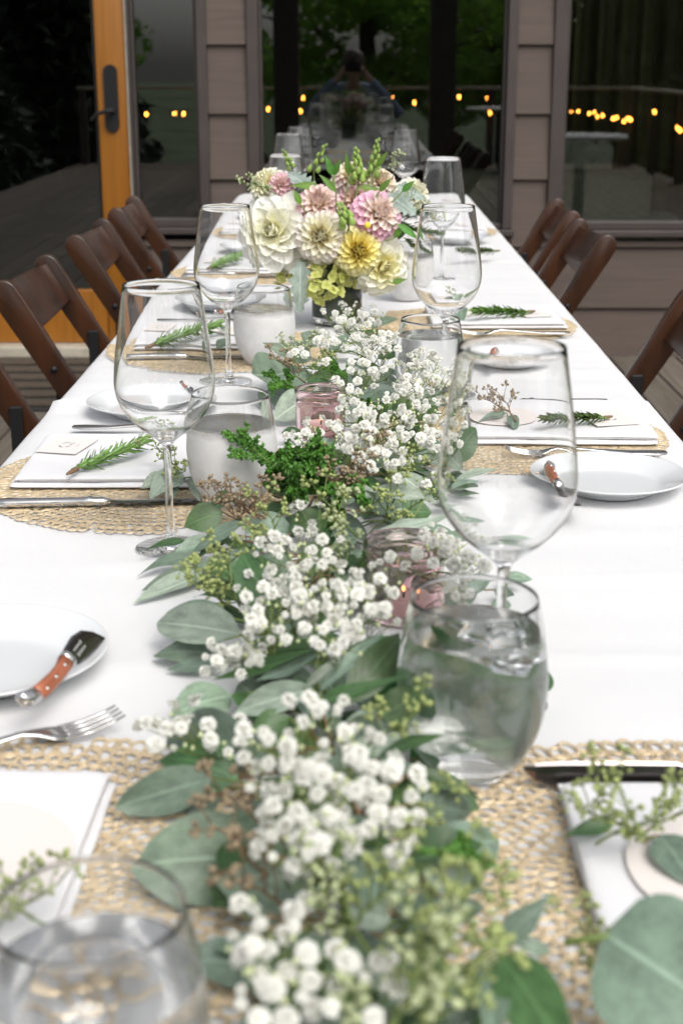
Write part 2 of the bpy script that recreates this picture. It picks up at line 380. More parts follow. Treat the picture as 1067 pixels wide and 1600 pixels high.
# ------------------------------------------------------------------ mesh helpers
class MB:
    def __init__(self): self.v, self.f, self.uv, self.has_uv = [], [], [], False
    def add(self, vs, fs, uvs=None):
        o = len(self.v); self.v += [tuple(p) for p in vs]; self.f += [tuple(i + o for i in f) for f in fs]
        if uvs: self.has_uv = True; self.uv += list(uvs)
        else: self.uv += [(0.5, 0.25)] * len(vs)
    def box(self, lo, hi, mat=None):
        x0, y0, z0 = lo; x1, y1, z1 = hi
        vs = [V(p) for p in ((x0,y0,z0),(x1,y0,z0),(x1,y1,z0),(x0,y1,z0),(x0,y0,z1),(x1,y0,z1),(x1,y1,z1),(x0,y1,z1))]
        if mat: vs = [mat @ p for p in vs]
        self.add(vs, [(0,3,2,1),(4,5,6,7),(0,1,5,4),(1,2,6,5),(2,3,7,6),(3,0,4,7)])
    def tube(self, pts, rad, n=6, cap=True):
        pts = [V(p) for p in pts]
        if not isinstance(rad, (list, tuple)): rad = [rad] * len(pts)
        rings = []; up = V((0.31, 0.2, 0.93))
        for i, p in enumerate(pts):
            d = (pts[min(i + 1, len(pts) - 1)] - pts[max(i - 1, 0)])
            if d.length < 1e-9: d = V((0, 0, 1))
            d.normalize()
            a = d.cross(up)
            if a.length < 1e-3: a = d.cross(V((1, 0, 0)))
            a.normalize(); b = d.cross(a)
            rings.append([p + (a * math.cos(2*PI*k/n) + b * math.sin(2*PI*k/n)) * rad[i] for k in range(n)])
        vs = [q for r in rings for q in r]; fs = []
        for i in range(len(pts) - 1):
            for k in range(n):
                k2 = (k + 1) % n
                fs.append((i*n+k, i*n+k2, (i+1)*n+k2, (i+1)*n+k))
        if cap:
            fs.append(tuple(range(n))[::-1]); fs.append(tuple((len(pts)-1)*n + k for k in range(n)))
        self.add(vs, fs)
    def mesh(self, name, smooth=True, recalc=True):
        me = bpy.data.meshes.new(name)
        me.from_pydata(self.v, [], self.f)
        if self.has_uv:
            l = me.uv_layers.new(name='UVMap')
            for lp in me.loops: l.data[lp.index].uv = self.uv[lp.vertex_index]
        if recalc:
            bm = bmesh.new(); bm.from_mesh(me); bmesh.ops.recalc_face_normals(bm, faces=bm.faces); bm.to_mesh(me); bm.free()
        me.polygons.foreach_set('use_smooth', [smooth] * len(me.polygons))
        me.update()
        return me

def link(name, data, mat=None, parent=None):
    o = bpy.data.objects.new(name, data); COL.objects.link(o)
    if mat is not None and data is not None and len(data.materials) == 0: data.materials.append(mat)
    if parent is not None: o.parent = parent
    return o
def tag(o, label=None, cat=None, group=None, kind=None):
    if label: o['label'] = label
    if cat: o['category'] = cat
    if group: o['group'] = group
    if kind: o['kind'] = kind
    return o
def thing(name, label, cat, loc=(0, 0, 0), rz=0.0, group=None):
    o = bpy.data.objects.new(name, None); COL.objects.link(o)
    o.empty_display_size = 0.05
    o.location = loc; o.rotation_euler = (0, 0, rz)
    return tag(o, label, cat, group)
def bevel_mesh(me, w, seg=2, smooth=True, angle=0.6):
    bm = bmesh.new(); bm.from_mesh(me)
    ed = [e for e in bm.edges if len(e.link_faces) == 2 and e.calc_face_angle(0) > angle]
    bmesh.ops.bevel(bm, geom=ed, offset=w, segments=seg, affect='EDGES', profile=0.5)
    bm.to_mesh(me); bm.free()
    me.polygons.foreach_set('use_smooth', [smooth] * len(me.polygons)); me.update()
    return me
def box_mesh(name, lo, hi, bev=0.0, seg=2, smooth=False):
    mb = MB(); mb.box(lo, hi); me = mb.mesh(name, smooth=False)
    if bev: bevel_mesh(me, bev, seg, smooth)
    return me
def catmull(pts, sub=4):
    out = []
    for i in range(len(pts) - 1):
        p0 = pts[max(i - 1, 0)]; p1 = pts[i]; p2 = pts[i + 1]; p3 = pts[min(i + 2, len(pts) - 1)]
        for k in range(sub):
            t = k / sub
            out.append(tuple(0.5 * ((2*b) + (-a + c)*t + (2*a - 5*b + 4*c - d)*t*t + (-a + 3*b - 3*c + d)*t**3) for a, b, c, d in zip(p0, p1, p2, p3)))
    out.append(tuple(pts[-1]))
    return out
def lathe(name, prof, n=48, smooth=True):
    """closed surface of revolution; first and last profile points lie on the axis"""
    mb = MB(); vs = []; fs = []; idx = []
    for r, z in prof:
        if r < 1e-6: idx.append([len(vs)]); vs.append((0, 0, z))
        else:
            idx.append(list(range(len(vs), len(vs) + n)))
            vs += [(r * math.cos(2*PI*k/n), r * math.sin(2*PI*k/n), z) for k in range(n)]
    for a, b in zip(idx, idx[1:]):
        for k in range(n):
            k2 = (k + 1) % n
            if len(a) == 1 and len(b) == 1: continue
            if len(a) == 1: fs.append((a[0], b[k2], b[k]))
            elif len(b) == 1: fs.append((a[k], a[k2], b[0]))
            else: fs.append((a[k], a[k2], b[k2], b[k]))
    mb.add(vs, fs)
    return mb.mesh(name, smooth)
def loft(secs, n=10):
    """sections (x, half width, half height, z, y) -> superellipse bar along x, as (verts, faces)"""
    vs, fs = [], []
    for x, w, h, z, y in secs:
        for k in range(n):
            a = 2*PI*k/n; c, s = math.cos(a), math.sin(a)
            vs.append((x, y + w * math.copysign(abs(c)**0.7, c), z + h * math.copysign(abs(s)**0.7, s)))
    for i in range(len(secs) - 1):
        for k in range(n):
            k2 = (k + 1) % n
            fs.append((i*n+k, (i+1)*n+k, (i+1)*n+k2, i*n+k2))
    fs.append(tuple(range(n))); fs.append(tuple((len(secs)-1)*n + k for k in range(n))[::-1])
    return vs, fs
def basis(base, axis, normal_hint, roll=0.0):
    """matrix: local x along axis, local z near the hint"""
    x = V(axis).normalized(); z = V(normal_hint); z = (z - x * z.dot(x))
    if z.length < 1e-4: z = V((0, 1, 0)) - x * x.y
    z.normalize()
    if roll: z = Quaternion(x, roll) @ z
    y = z.cross(x)
    m = Matrix((x, y, z)).transposed().to_4x4(); m.translation = V(base)
    return m

# ------------------------------------------------------------------ setting: ground, deck
WY = 6.174
g = MB(); g.add([(-150, -150, -0.7), (150, -150, -0.7), (150, 150, -0.7), (-150, 150, -0.7)], [(0, 1, 2, 3)])
tag(link('ground', g.mesh('ground', False), M['grass']), kind='structure')
deck = bpy.data.objects.new('deck', None); COL.objects.link(deck); tag(deck, kind='structure')
pw = 0.145
plank_near = box_mesh('plank', (-pw/2 + 0.004, 0, -0.03), (pw/2 - 0.004, 6.15, 0.0), 0.003, 1)
plank_far = box_mesh('plank', (-pw/2 + 0.004, 0, -0.03), (pw/2 - 0.004, 6.35, 0.0), 0.003, 1)
for i in range(-24, 25):
    for me, y in ((plank_near, 0.0), (plank_far, -6.36)):
        p = link('plank', me, M['deck'], deck); p.location = (i * pw + 0.031, y + random.uniform(-0.004, 0.004), -random.uniform(0, 0.0015))
link('joist_bed', box_mesh('joist_bed', (-3.6, -6.4, -0.7), (3.6, 6.15, -0.045)), M['mat_dark'], deck)

# ------------------------------------------------------------------ house
house = thing('house', 'taupe house wall of lapped siding with dark framed windows and a fir door', 'house', (0, WY, 0))
def hpart(name, me, mat, parent=house, loc=None):
    o = link(name, me, mat, parent)
    if loc: o.location = loc
    return o
LAPS = [-0.06, 0.211, 0.473, 0.754, 1.021, 1.296, 1.57, 1.845, 2.12, 2.4, 2.68, 2.96]
def siding(x0, x1, z0, z1):
    for a, b in zip(LAPS, LAPS[1:]):
        lo, hi = max(a, z0), min(b, z1)
        if hi - lo < 0.02: continue
        def off(z): return 0.018 * (b - z) / (b - a) + 0.004         # thick at the bottom edge, thin at the top
        mb = MB()
        vs = [(x0, -off(lo), lo), (x1, -off(lo), lo), (x1, -off(hi), hi + 0.0), (x0, -off(hi), hi), (x0, 0.03, lo), (x1, 0.03, lo), (x1, 0.03, hi), (x0, 0.03, hi)]
        mb.add(vs, [(0,1,2,3),(5,4,7,6),(4,5,1,0),(3,2,6,7),(4,0,3,7),(1,5,6,2)])
        hpart('siding_board', bevel_mesh(mb.mesh('siding_board', False), 0.0015, 1, False), M['siding'])
siding(-3.6, -2.05, -0.06, 2.96)
siding(-0.604, -0.440, -0.06, 2.96)
siding(0.674, 0.822, -0.06, 2.96)
siding(-0.93, -0.606, -0.06, 0.50)
siding(-0.438, 0.672, -0.06, 0.520)
siding(0.824, 2.6, -0.06, 0.498)
siding(2.6, 3.6, -0.06, 2.96)
for a, b in ((-2.048, -0.606), (-0.438, 0.672), (0.824, 2.598)): siding(a, b, 2.32, 2.96)
hpart('roof', box_mesh('roof', (-3.9, -0.16, 2.97), (3.9, 5.0, 3.15), 0.01), M['frame'])
hpart('gutter', box_mesh('gutter', (-3.9, -0.27, 2.99), (3.9, -0.162, 3.10), 0.02), M['frame'])

def window(x0, x1, z0, z1, fl, fr, fb, ledge=True):
    """fixed window: frame members of the given widths, a pane set back, a sloped sill"""
    w = hpart('window', box_mesh('window', (x0 + fl, 0.021, z1 - 0.05), (x1 - fr, 0.06, z1), 0.004), M['frame'])    # head of the frame
    def sub(nm, lo, hi, bev=0.004): return hpart(nm, box_mesh(nm, lo, hi, bev), M['frame'], w)
    sub('jamb', (x0, -0.032, z0), (x0 + fl, 0.06, z1)); sub('jamb', (x1 - fr, -0.032, z0), (x1, 0.06, z1))
    sub('inner_bead', (x0 + fl, 0.0, z0 + fb), (x0 + fl + 0.013, 0.05, z1 - 0.052)); sub('inner_bead', (x1 - fr - 0.013, 0.0, z0 + fb), (x1 - fr, 0.05, z1 - 0.052))
    sub('bottom_rail', (x0 + fl, -0.012, z0), (x1 - fr, 0.06, z0 + fb))
    if ledge: sub('sill', (x0 - 0.01, -0.05, z0 - 0.028), (x1 + 0.01, 0.05, z0 - 0.001))
    hpart('pane', box_mesh('pane', (x0 + fl + 0.013, 0.030, z0 + fb), (x1 - fr - 0.013, 0.034, z1 - 0.052)), M['pane'], w)
    return w
window(-0.930, -0.604, 0.555, 2.30, 0.010, 0.042, 0.035)
window(-0.440, 0.674, 0.548, 2.30, 0.048, 0.040, 0.022)
window(0.822, 2.60, 0.545, 2.30, 0.056, 0.06, 0.034)

door = hpart('door', box_mesh('door', (-1.90, -0.004, 2.06), (-1.068, 0.042, 2.2), 0.004), M['fir'])      # top rail
hpart('stile', box_mesh('stile', (-1.066, -0.01, 0.052), (-0.942, 0.045, 2.2), 0.006, 2, True), M['fir'], door)
hpart('stile', box_mesh('stile', (-2.03, -0.01, 0.052), (-1.902, 0.045, 2.2), 0.006, 2, True), M['fir'], door)
hpart('bottom_rail', box_mesh('bottom_rail', (-1.90, -0.004, 0.052), (-1.068, 0.042, 0.285), 0.004), M['fir'], door)
hpart('glazing_bead', box_mesh('glazing_bead', (-1.078, 0.0, 0.287), (-1.0682, 0.04, 2.058), 0.003), M['black'], door)
hpart('pane', box_mesh('pane', (-1.90, 0.018, 0.287), (-1.078, 0.022, 2.058)), M['pane'], door)
hpart('door_jamb', box_mesh('door_jamb', (-0.9405, -0.02, 0.0), (-0.9305, 0.05, 2.25), 0.002), M['sill'], door)
hpart('threshold', box_mesh('threshold', (-2.05, -0.09, 0.0), (-0.942, 0.05, 0.05), 0.008, 2), M['sill'], door)
mb = MB()                                                   # long oval escutcheon and its lever
nseg = 12; hw, zt, zb = 0.029, 1.218, 0.948
out = []
for k in range(nseg + 1):
    a = PI * k / nseg; out.append((-1.006 + hw * math.cos(a), zt - hw + hw * math.sin(a)))
for k in range(nseg + 1):
    a = PI + PI * k / nseg; out.append((-1.006 + hw * math.cos(a), zb + hw + hw * math.sin(a)))
n = len(out)
mb.add([(x, -0.010, z) for x, z in out] + [(x, -0.022, z) for x, z in out],
       [tuple(range(n))[::-1], tuple(range(n, 2*n))] + [(i, (i+1) % n, n + (i+1) % n, n + i) for i in range(n)])
mb.tube([(-1.0, -0.02, 1.035), (-1.0, -0.055, 1.035), (-1.02, -0.066, 1.034), (-1.06, -0.068, 1.022), (-1.085, -0.066, 0.998)], [0.011, 0.010, 0.009, 0.008, 0.006], 8)
hpart('handle', mb.mesh('handle', False), M['black'], door)

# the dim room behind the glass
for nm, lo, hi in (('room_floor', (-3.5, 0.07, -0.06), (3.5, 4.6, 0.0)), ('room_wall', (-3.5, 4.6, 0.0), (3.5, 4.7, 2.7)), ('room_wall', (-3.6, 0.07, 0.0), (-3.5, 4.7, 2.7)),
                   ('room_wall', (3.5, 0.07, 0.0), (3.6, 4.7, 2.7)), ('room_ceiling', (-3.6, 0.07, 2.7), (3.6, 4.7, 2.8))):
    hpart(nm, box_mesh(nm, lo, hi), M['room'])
def curtain(x0, x1, y, label, folds):
    mb = MB(); n = folds * 8
    pts = [(x0 + (x1 - x0) * i / n, y + 0.035 * math.sin(2*PI*i/8) + 0.01 * math.sin(i * 1.7)) for i in range(n + 1)]
    vs = [(x, yy, 0.02) for x, yy in pts] + [(x, yy, 2.5) for x, yy in pts]
    mb.add(vs, [(i, i+1, n+2+i, n+1+i) for i in range(n)])
    o = link('curtain', mb.mesh('curtain', True), M['curtain'])
    sm = o.modifiers.new('thickness', 'SOLIDIFY'); sm.thickness = 0.004
    return tag(o, label, 'curtain')
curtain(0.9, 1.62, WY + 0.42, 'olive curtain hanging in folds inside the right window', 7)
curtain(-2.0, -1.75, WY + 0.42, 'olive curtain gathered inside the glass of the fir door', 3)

def sofa(x, y, label):
    s = thing('sofa', label, 'sofa', (x, y, 0))
    def sp(nm, lo, hi, bev, mat=M['sofa']): return link(nm, box_mesh(nm, lo, hi, bev, 4, True), mat, s)
    sp('backrest', (-0.62, 0.0, 0.14), (0.30, 0.17, 0.775), 0.05); sp('seat', (-0.60, 0.172, 0.14), (0.28, 0.80, 0.43), 0.04)
    sp('armrest', (0.302, 0.02, 0.14), (0.44, 0.80, 0.58), 0.04); sp('armrest', (-0.76, 0.02, 0.14), (-0.622, 0.80, 0.58), 0.04)
    for lx, ly in ((-0.7, 0.08), (0.38, 0.08), (-0.7, 0.74), (0.38, 0.74)): link('leg', box_mesh('leg', (lx - 0.025, ly - 0.025, 0), (lx + 0.025, ly + 0.025, 0.14), 0.004), M['black'], s)
    return s
sofa(1.02, WY + 0.22, 'grey green sofa with its back to the right window')
cu = link('cushion', box_mesh('cushion', (-0.17, -0.06, 0.0), (0.17, 0.06, 0.30), 0.05, 4, True), M['sofa2'])
cu.location = (0.99, WY + 0.44, 0.60); cu.rotation_euler = (0.12, 0.03, 0.1)
tag(cu, 'pale square cushion leaning on the sofa behind the right window', 'cushion')

dm = thing('doormat', 'striped tan and black doormat lying in front of the fir door', 'doormat', (-1.50, 5.55, 0.001))
link('backing', box_mesh('backing', (-0.48, -0.46, 0), (0.48, 0.46, 0.008), 0.002), M['mat_dark'], dm)
stripe = box_mesh('stripe', (-0.46, -0.042, 0.0), (0.46, 0.042, 0.012), 0.004)
for i in range(6):
    o = link('stripe', stripe, M['mat_tan'], dm); o.location = (0, -0.38 + i * 0.152, 0.0082)

# ------------------------------------------------------------------ the end of the deck behind the viewer (seen mirrored in the panes)
def railing(x0, y0, x1, y1, label):
    r = thing('railing', label, 'railing', (x0, y0, 0))
    L = math.hypot(x1 - x0, y1 - y0); r.rotation_euler.z = math.atan2(y1 - y0, x1 - x0)
    link('top_rail', box_mesh('top_rail', (0, -0.06, 0.915), (L, 0.06, 0.95), 0.005), M['sill'], r)
    n = max(2, int(L / 1.5)); pm = box_mesh('post', (-0.045, -0.045, -0.02), (0.045, 0.045, 0.914), 0.004)
    for i in range(n + 1):
        p = link('post', pm, M['frame'], r); p.location = (min(L - 0.05, max(0.05, L * i / n)), 0, 0)
    for z in (0.15, 0.28, 0.41, 0.54, 0.67, 0.80):
        mb = MB(); mb.tube([(0, 0, z), (L, 0, z)], 0.003, 5); link('cable', mb.mesh('cable'), M['black'], r)
railing(-3.45, -6.2, 3.45, -6.2, 'cable railing with pale top rail at the garden end of the deck')
railing(3.45, -6.1, 3.45, 5.9, 'cable railing with pale top rail along the right edge of the deck')
bulb_me = lathe('bulb', catmull([(0, -0.034), (0.010, -0.029), (0.0145, -0.014), (0.010, 0.004), (0.005, 0.012), (0, 0.013)], 3), 12)
sock_me = lathe('socket', [(0, 0.012), (0.0065, 0.012), (0.0065, 0.034), (0, 0.034)], 8)
def string_lights(pts, label):
    s = thing('string_lights', label, 'string lights', pts[0])
    o0 = V(pts[0]); mb = MB(); cable = []
    for a, b in zip(pts, pts[1:]):
        a, b = V(a), V(b)
        for k in range(5):
            t = k / 5; p = a.lerp(b, t); p.z -= 0.04 * 4 * t * (1 - t); cable.append(p - o0 + V((0, 0, 0.036)))
    cable.append(V(pts[-1]) - o0 + V((0, 0, 0.036)))
    mb.tube(cable, 0.003, 4); link('cable', mb.mesh('cable'), M['black'], s)
    for p in pts:
        b = link('bulb', bulb_me, M['bulb'], s); b.location = V(p) - o0
        k = link('socket', sock_me, M['black'], b)
def mirror_at(px, py, D):
    """place (behind the viewer) whose mirror image in the panes shows at this pixel"""
    d = ray(px, py); p = CAM + d * D
    return (p.x, 2 * (WY + 0.03) - p.y, p.z)
string_lights([mirror_at(px, py, 17.9) for px, py in ((384, 182), (401, 172), (474, 152), (510, 150), (544, 152), (579, 151), (613, 152), (647, 159), (717, 150), (761, 152), (800, 158))], 'upper string of warm bulbs on the garden end railing')
string_lights([mirror_at(px, py, 17.7) for px, py in ((229, 177), (273, 176), (287, 176), (419, 169), (470, 172), (621, 171), (672, 172), (765, 175))], 'lower string of warm bulbs on the garden end railing')
string_lights([mirror_at(px, py, 3.35 * F_PX / (px - 552)) for px, py in ((1062, 202), (1058, 198), (1022, 173), (985, 185), (980, 184), (974, 188), (963, 182), (957, 184), (941, 179), (933, 181), (928, 174), (920, 176), (903, 173), (892, 173))], 'string of warm bulbs along the right deck railing')
for x in (-0.69, 0.92):
    t = thing('deck_post', 'square dark porch post standing behind the viewer, %s' % ('seen mirrored left of the flowers' if x < 0 else 'seen mirrored right of the flowers'), 'post', (x, -3.0, 0))
    link('shaft', box_mesh('shaft', (-0.13, -0.13, 0), (0.13, 0.13, 2.9), 0.008), M['frame'], t)
    link('base_collar', box_mesh('base_collar', (-0.16, -0.16, 0), (0.16, 0.16, 0.12), 0.008), M['frame'], t)
def round_table(x, y, r, label):
    t = thing('round_table', label, 'table', (x, y, 0))
    link('tabletop', lathe('tabletop', [(0, 0.71), (r - 0.01, 0.71), (r, 0.72), (r, 0.735), (r - 0.01, 0.742), (0, 0.742)], 40), M['cloth'], t)
    mb = MB(); mb.tube([(0, 0, 0.03), (0, 0, 0.71)], 0.04, 10); link('pedestal', mb.mesh('pedestal'), M['black'], t)
    link('foot', lathe('foot', [(0, 0), (0.28, 0), (0.28, 0.015), (0.06, 0.035), (0, 0.036)], 24), M['black'], t)
round_table(1.72, -4.7, 0.42, 'small round white topped table near the garden railing, mirrored in the window')
round_table(1.62, 1.95, 0.33, 'round white topped table near the right railing, mirrored in the right window')

def crown_mesh(name, n, shape, leaf, seed, layers=None):
    rnd = random.Random(seed); mb = MB()
    for i in range(n):
        p, dirv = shape(rnd)
        s = leaf * rnd.uniform(0.6, 1.4)
        q = V((rnd.gauss(0, 1), rnd.gauss(0, 1), rnd.gauss(0, 0.6))); q.normalize()
        q = (q + dirv * 1.2).normalized(); r_ = q.cross(V((rnd.gauss(0, 1), rnd.gauss(0, 1), rnd.gauss(0, 1)))).normalized()
        a = p - q * s; b = p + r_ * s * 0.4; c = p + q * s; d = p - r_ * s * 0.4
        mb.add([a, b, c, d], [(0, 1, 2, 3)], [(0, .5), (.5, 1), (1, .5), (.5, 0)])
    return mb.mesh(name, False, False)
def broad_shape(blobs):
    def f(rnd):
        c, r = rnd.choice(blobs)
        d = V((rnd.gauss(0, 1), rnd.gauss(0, 1), rnd.gauss(0, 1))).normalized()
        p = V(c) + V((d.x * r, d.y * r, d.z * r * 0.55)) * (rnd.uniform(0.35, 1) ** 0.5)
        return p, d * 0.4
    return f
def conifer_shape(h, w):
    def f(rnd):
        t = rnd.random() ** 1.4; tier = math.floor(t * 16) / 16
        a = rnd.uniform(0, 2*PI); r = w * (1 - t) * rnd.uniform(0.2, 1.0) + 0.1
        z = 0.6 + tier * (h - 0.6) - 0.22 * r + rnd.uniform(-0.12, 0.12)
        return V((r * math.cos(a), r * math.sin(a), z)), V((math.cos(a), math.sin(a), -0.35))
    return f
rb = random.Random(11)
blobs = [((rb.uniform(-2.6, 2.6), rb.uniform(-1.5, 1.5), rb.choice((rb.uniform(1.2, 3.2), rb.uniform(1.5, 4.8)))), rb.uniform(0.35, 0.8)) for _ in range(58)]
crown_a = crown_mesh('crown', 12000, broad_shape(blobs), 0.095, 5)
crown_b = crown_mesh('crown', 9000, conifer_shape(5.4, 2.0), 0.17, 6)
tm = MB(); tm.tube([(0, 0, 0), (0.05, 0, 1.5), (0, 0.05, 3), (0.1, 0, 4.6)], [0.2, 0.16, 0.1, 0.03], 9)
for q in range(9):
    a = q * 2.4; z = 1.5 + q * 0.33; tm.tube([(0, 0, z), (0.9*math.cos(a), 0.7*math.sin(a), z + 0.6), (2.0*math.cos(a), 1.2*math.sin(a), z + 0.8)], [0.06, 0.04, 0.015], 6)
trunk_a = tm.mesh('trunk')
tm = MB(); tm.tube([(0, 0, 0), (0, 0, 2.5), (0, 0, 5.2)], [0.17, 0.1, 0.02], 9); trunk_b = tm.mesh('trunk')
def tree(kind, x, y, s, rz, label):
    t = thing('broadleaf_tree' if kind == 'a' else 'added_conifer_tree', label, 'tree', (x, y, -0.7), rz, 'trees in the garden behind the deck'); t.scale = (s, s, s)
    link('trunk', trunk_a if kind == 'a' else trunk_b, M['bark'], t); link('crown', crown_a if kind == 'a' else crown_b, M['tree_leaf'] if kind == 'a' else M['conifer'], t)
tree('a', 0.2, -11.0, 1.0, 0.3, 'broadleaf tree in the garden, its light gaps mirrored above the flowers')
tree('a', 2.9, -15.5, 1.15, 2.1, 'broadleaf tree behind the round garden table')
tree('a', -6.5, -17.0, 1.25, 4.0, 'large broadleaf tree far left in the garden')
tree('b', -5.2, -12.5, 1.0, 0.5, 'added dark conifer left of the deck end')  # all conifers are added so the door and side panes mirror something dark
tree('b', -6.4, -9.0, 1.0, 1.5, 'added dark conifer beside the door side of the deck')
tree('b', 4.6, -11.0, 1.1, 2.5, 'added dark conifer right of the deck end')
tree('b', 6.6, -6.5, 0.95, 3.5, 'added dark conifer close to the right railing')
tree('b', 7.4, -12.0, 1.2, 4.5, 'added tall dark conifer behind the right railing')
tree('b', 7.0, -1.0, 0.9, 0.9, 'added dark conifer beside the right railing middle')

# ------------------------------------------------------------------ the long table and its cloths
TX = 0.437
YA, YB, YSEAM = 0.30, 5.55, 2.02
for y0, y1, lab in ((YA + 0.01, 2.9, 'near folding banquet table under the white cloth'), (2.91, YB - 0.01, 'far folding banquet table under the white cloth')):
    t = thing('banquet_table', lab, 'table', (0, (y0 + y1) / 2, 0), 0, 'banquet tables pushed end to end')
    h = (y1 - y0) / 2
    link('tabletop', box_mesh('tabletop', (-TX + 0.012, -h, 0.705), (TX - 0.012, h, 0.738), 0.008, 2), M['chair'], t)
    for sx in (-1, 1):
        for sy in (-1, 1):
            mb = MB(); mb.tube([(sx * 0.3, sy * (h - 0.25), 0), (sx * 0.33, sy * (h - 0.25), 0.705)], 0.014, 8); link('leg', mb.mesh('leg'), M['black'], t)
def cloth(y0, y1, zoff, label, seam_end):
    prof = []
    drop = [0.36, 0.30, 0.22, 0.14, 0.07, 0.03, 0.012]
    nx = 64
    xs = [-1 + 2 * i / nx for i in range(nx + 1)]
    ny = int((y1 - y0) / 0.0125)
    mb = MB(); vs = []; fs = []
    cols = [('d', -1, d) for d in drop] + [('t', x, 0) for x in xs] + [('d', 1, d) for d in drop[::-1]]
    for j in range(ny + 1):
        y = y0 + (y1 - y0) * j / ny
        for kind, a, d in cols:
            if kind == 't':
                x = a * (TX - 0.004)
                z = TOP + zoff - 0.0006
                z += 0.0026 * noise.noise(V((x * 1.2, y * 8, 3.1))) + 0.0016 * noise.noise(V((x * 2.6, y * 22, 8.0))) + 0.0022 * max(0, 1 - abs(noise.noise(V((x * 0.8 + 3, y * 5.5, 5.0)))) * 14)
                z += 0.0013 * max(0, 1 - abs(x - 0.06 * noise.noise(V((0, y * 2, 1))) + 0.12) / 0.02) * 0.4
                edge = max(0, abs(a) - 0.93) / 0.07
                z -= 0.006 * edge ** 2
                if seam_end:
                    e = (y1 - y)
                    z += 0.0045 * math.exp(-((e - 0.018 - 0.008 * math.sin(x * 9)) / 0.010) ** 2) + 0.003 * math.exp(-((e - 0.07 - 0.012 * math.sin(x * 5 + 1)) / 0.016) ** 2)
                    if a < -0.8: z += 0.006 * ((-a - 0.8) / 0.2) * math.exp(-((e - 0.03) / 0.03) ** 2)
                yy = y + (0.012 * math.sin(x * 6.0) + 0.006 * math.sin(x * 17) if seam_end else 0) * max(0, 1 - (y1 - y) / 0.3)
                vs.append((x, yy, z))
            else:
                w = 0.5 + 0.5 * math.sin(y * 19 + 2.3 * math.sin(y * 3.1) + a)
                x = a * (TX + 0.004 + 0.05 * d * w + 0.10 * d * d)
                vs.append((x, y, TOP + zoff - d))
    m = len(cols)
    for j in range(ny):
        for i in range(m - 1):
            fs.append((j*m + i, j*m + i + 1, (j+1)*m + i + 1, (j+1)*m + i))
    mb.add(vs, fs)
    o = link('tablecloth', mb.mesh('tablecloth', True, False), M['cloth'])
    sm = o.modifiers.new('hem', 'SOLIDIFY'); sm.thickness = 0.0012; sm.offset = -1
    tag(o, label, 'tablecloth')
cloth(2.0, YB, -0.0026, 'white tablecloth on the far half of the long table, its end tucked under', False)
cloth(YA, 2.045, 0.0, 'white tablecloth on the near half of the long table, overlapping the far cloth', True)

# ------------------------------------------------------------------ folding chairs
def stile_mesh():
    """slanting post from the rounded top to the front foot, in the x-z plane, 22 mm thick"""
    top = V((-0.262, 0.785)); foot = V((0.215, 0.0)); d = (foot - top).normalized(); nrm = V((-d.y, d.x))     # 2D
    L = (foot - top).length; pts = []
    def halfw(s): return 0.0255 + 0.004 * math.exp(-((s - 0.06) / 0.1) ** 2) - 0.004 * max(0, s / L - 0.6)
    side = [(s, halfw(s)) for s in (0.03, 0.06, 0.12, 0.22, 0.4, 0.6, 0.8, L)]
    arc = [(0.029 - 0.029 * math.sin(a), 0.0285 * math.cos(a)) for a in (PI/2 * k / 5 for k in range(1, 10))]
    left = [top + d * s + nrm * w for s, w in side[::-1]]
    cap = [top + d * (0.03 - 0.03 * math.sin(PI * k / 10)) + nrm * 0.0285 * math.cos(PI * k / 10) for k in range(1, 10)]
    right = [top + d * s - nrm * w for s, w in side]
    o = left + cap + right; n = len(o); mb = MB()
    mb.add([(p.x, -0.011, p.y) for p in o] + [(p.x, 0.011, p.y) for p in o],
           [tuple(range(n)), tuple(range(n, 2*n))[::-1]] + [(i, n + i, n + (i+1) % n, (i+1) % n) for i in range(n)])
    return bevel_mesh(mb.mesh('stile', False), 0.003, 2, True, 0.9)
def bar(name, a, b, w, t, bev=0.003):
    a, b = V(a), V(b); m = basis(a, b - a, (0, 1, 0)); L = (b - a).length
    mb = MB(); mb.box((0, -w/2, -t/2), (L, w/2, t/2), m)
    return bevel_mesh(mb.mesh(name, False), bev, 2, True)
CH = {}
CH['stile'] = stile_mesh()
def slat_mesh():
    mb = MB(); n = 14; vs = []; W = 0.197
    dv = V((0.52, 0, -0.854))
    for i in range(n + 1):
        y = -W + 2 * W * i / n
        bow = -0.032 * (1 - (y / W) ** 2)
        for s, off in ((0.012 + 0.010 * (y / W) ** 2, 0.006), (0.012 + 0.010 * (y / W) ** 2, -0.006), (0.135 - 0.012 * (y / W) ** 2, -0.006), (0.135 - 0.012 * (y / W) ** 2, 0.006)):
            p = V((-0.262, 0, 0.785)) + dv * s + V((0.854, 0, 0.52)) * (off + bow); vs.append((p.x, y, p.z))
    fs = []
    for i in range(n):
        for k in range(4): fs.append((i*4+k, i*4+(k+1) % 4, (i+1)*4+(k+1) % 4, (i+1)*4+k))
    fs += [(0, 3, 2, 1), (n*4, n*4+1, n*4+2, n*4+3)]
    mb.add(vs, fs); return bevel_mesh(mb.mesh('back_slat', False), 0.003, 2, True, 0.8)
CH['back_slat'] = slat_mesh()
CH['seat'] = box_mesh('seat', (-0.10, -0.19, 0.438), (0.27, 0.19, 0.456), 0.006, 3, True)
CH['rear_leg'] = bar('leg', (0.16, 0, 0.40), (-0.30, 0, 0.0), 0.042, 0.020)
CH['rail'] = bar('rail', (0.0, -0.205, 0.0), (0.0, 0.205, 0.0), 0.03, 0.016)
CH['bracket'] = box_mesh('bracket', (-0.012, -0.004, -0.075), (0.012, 0.004, 0.075), 0.003, 2)
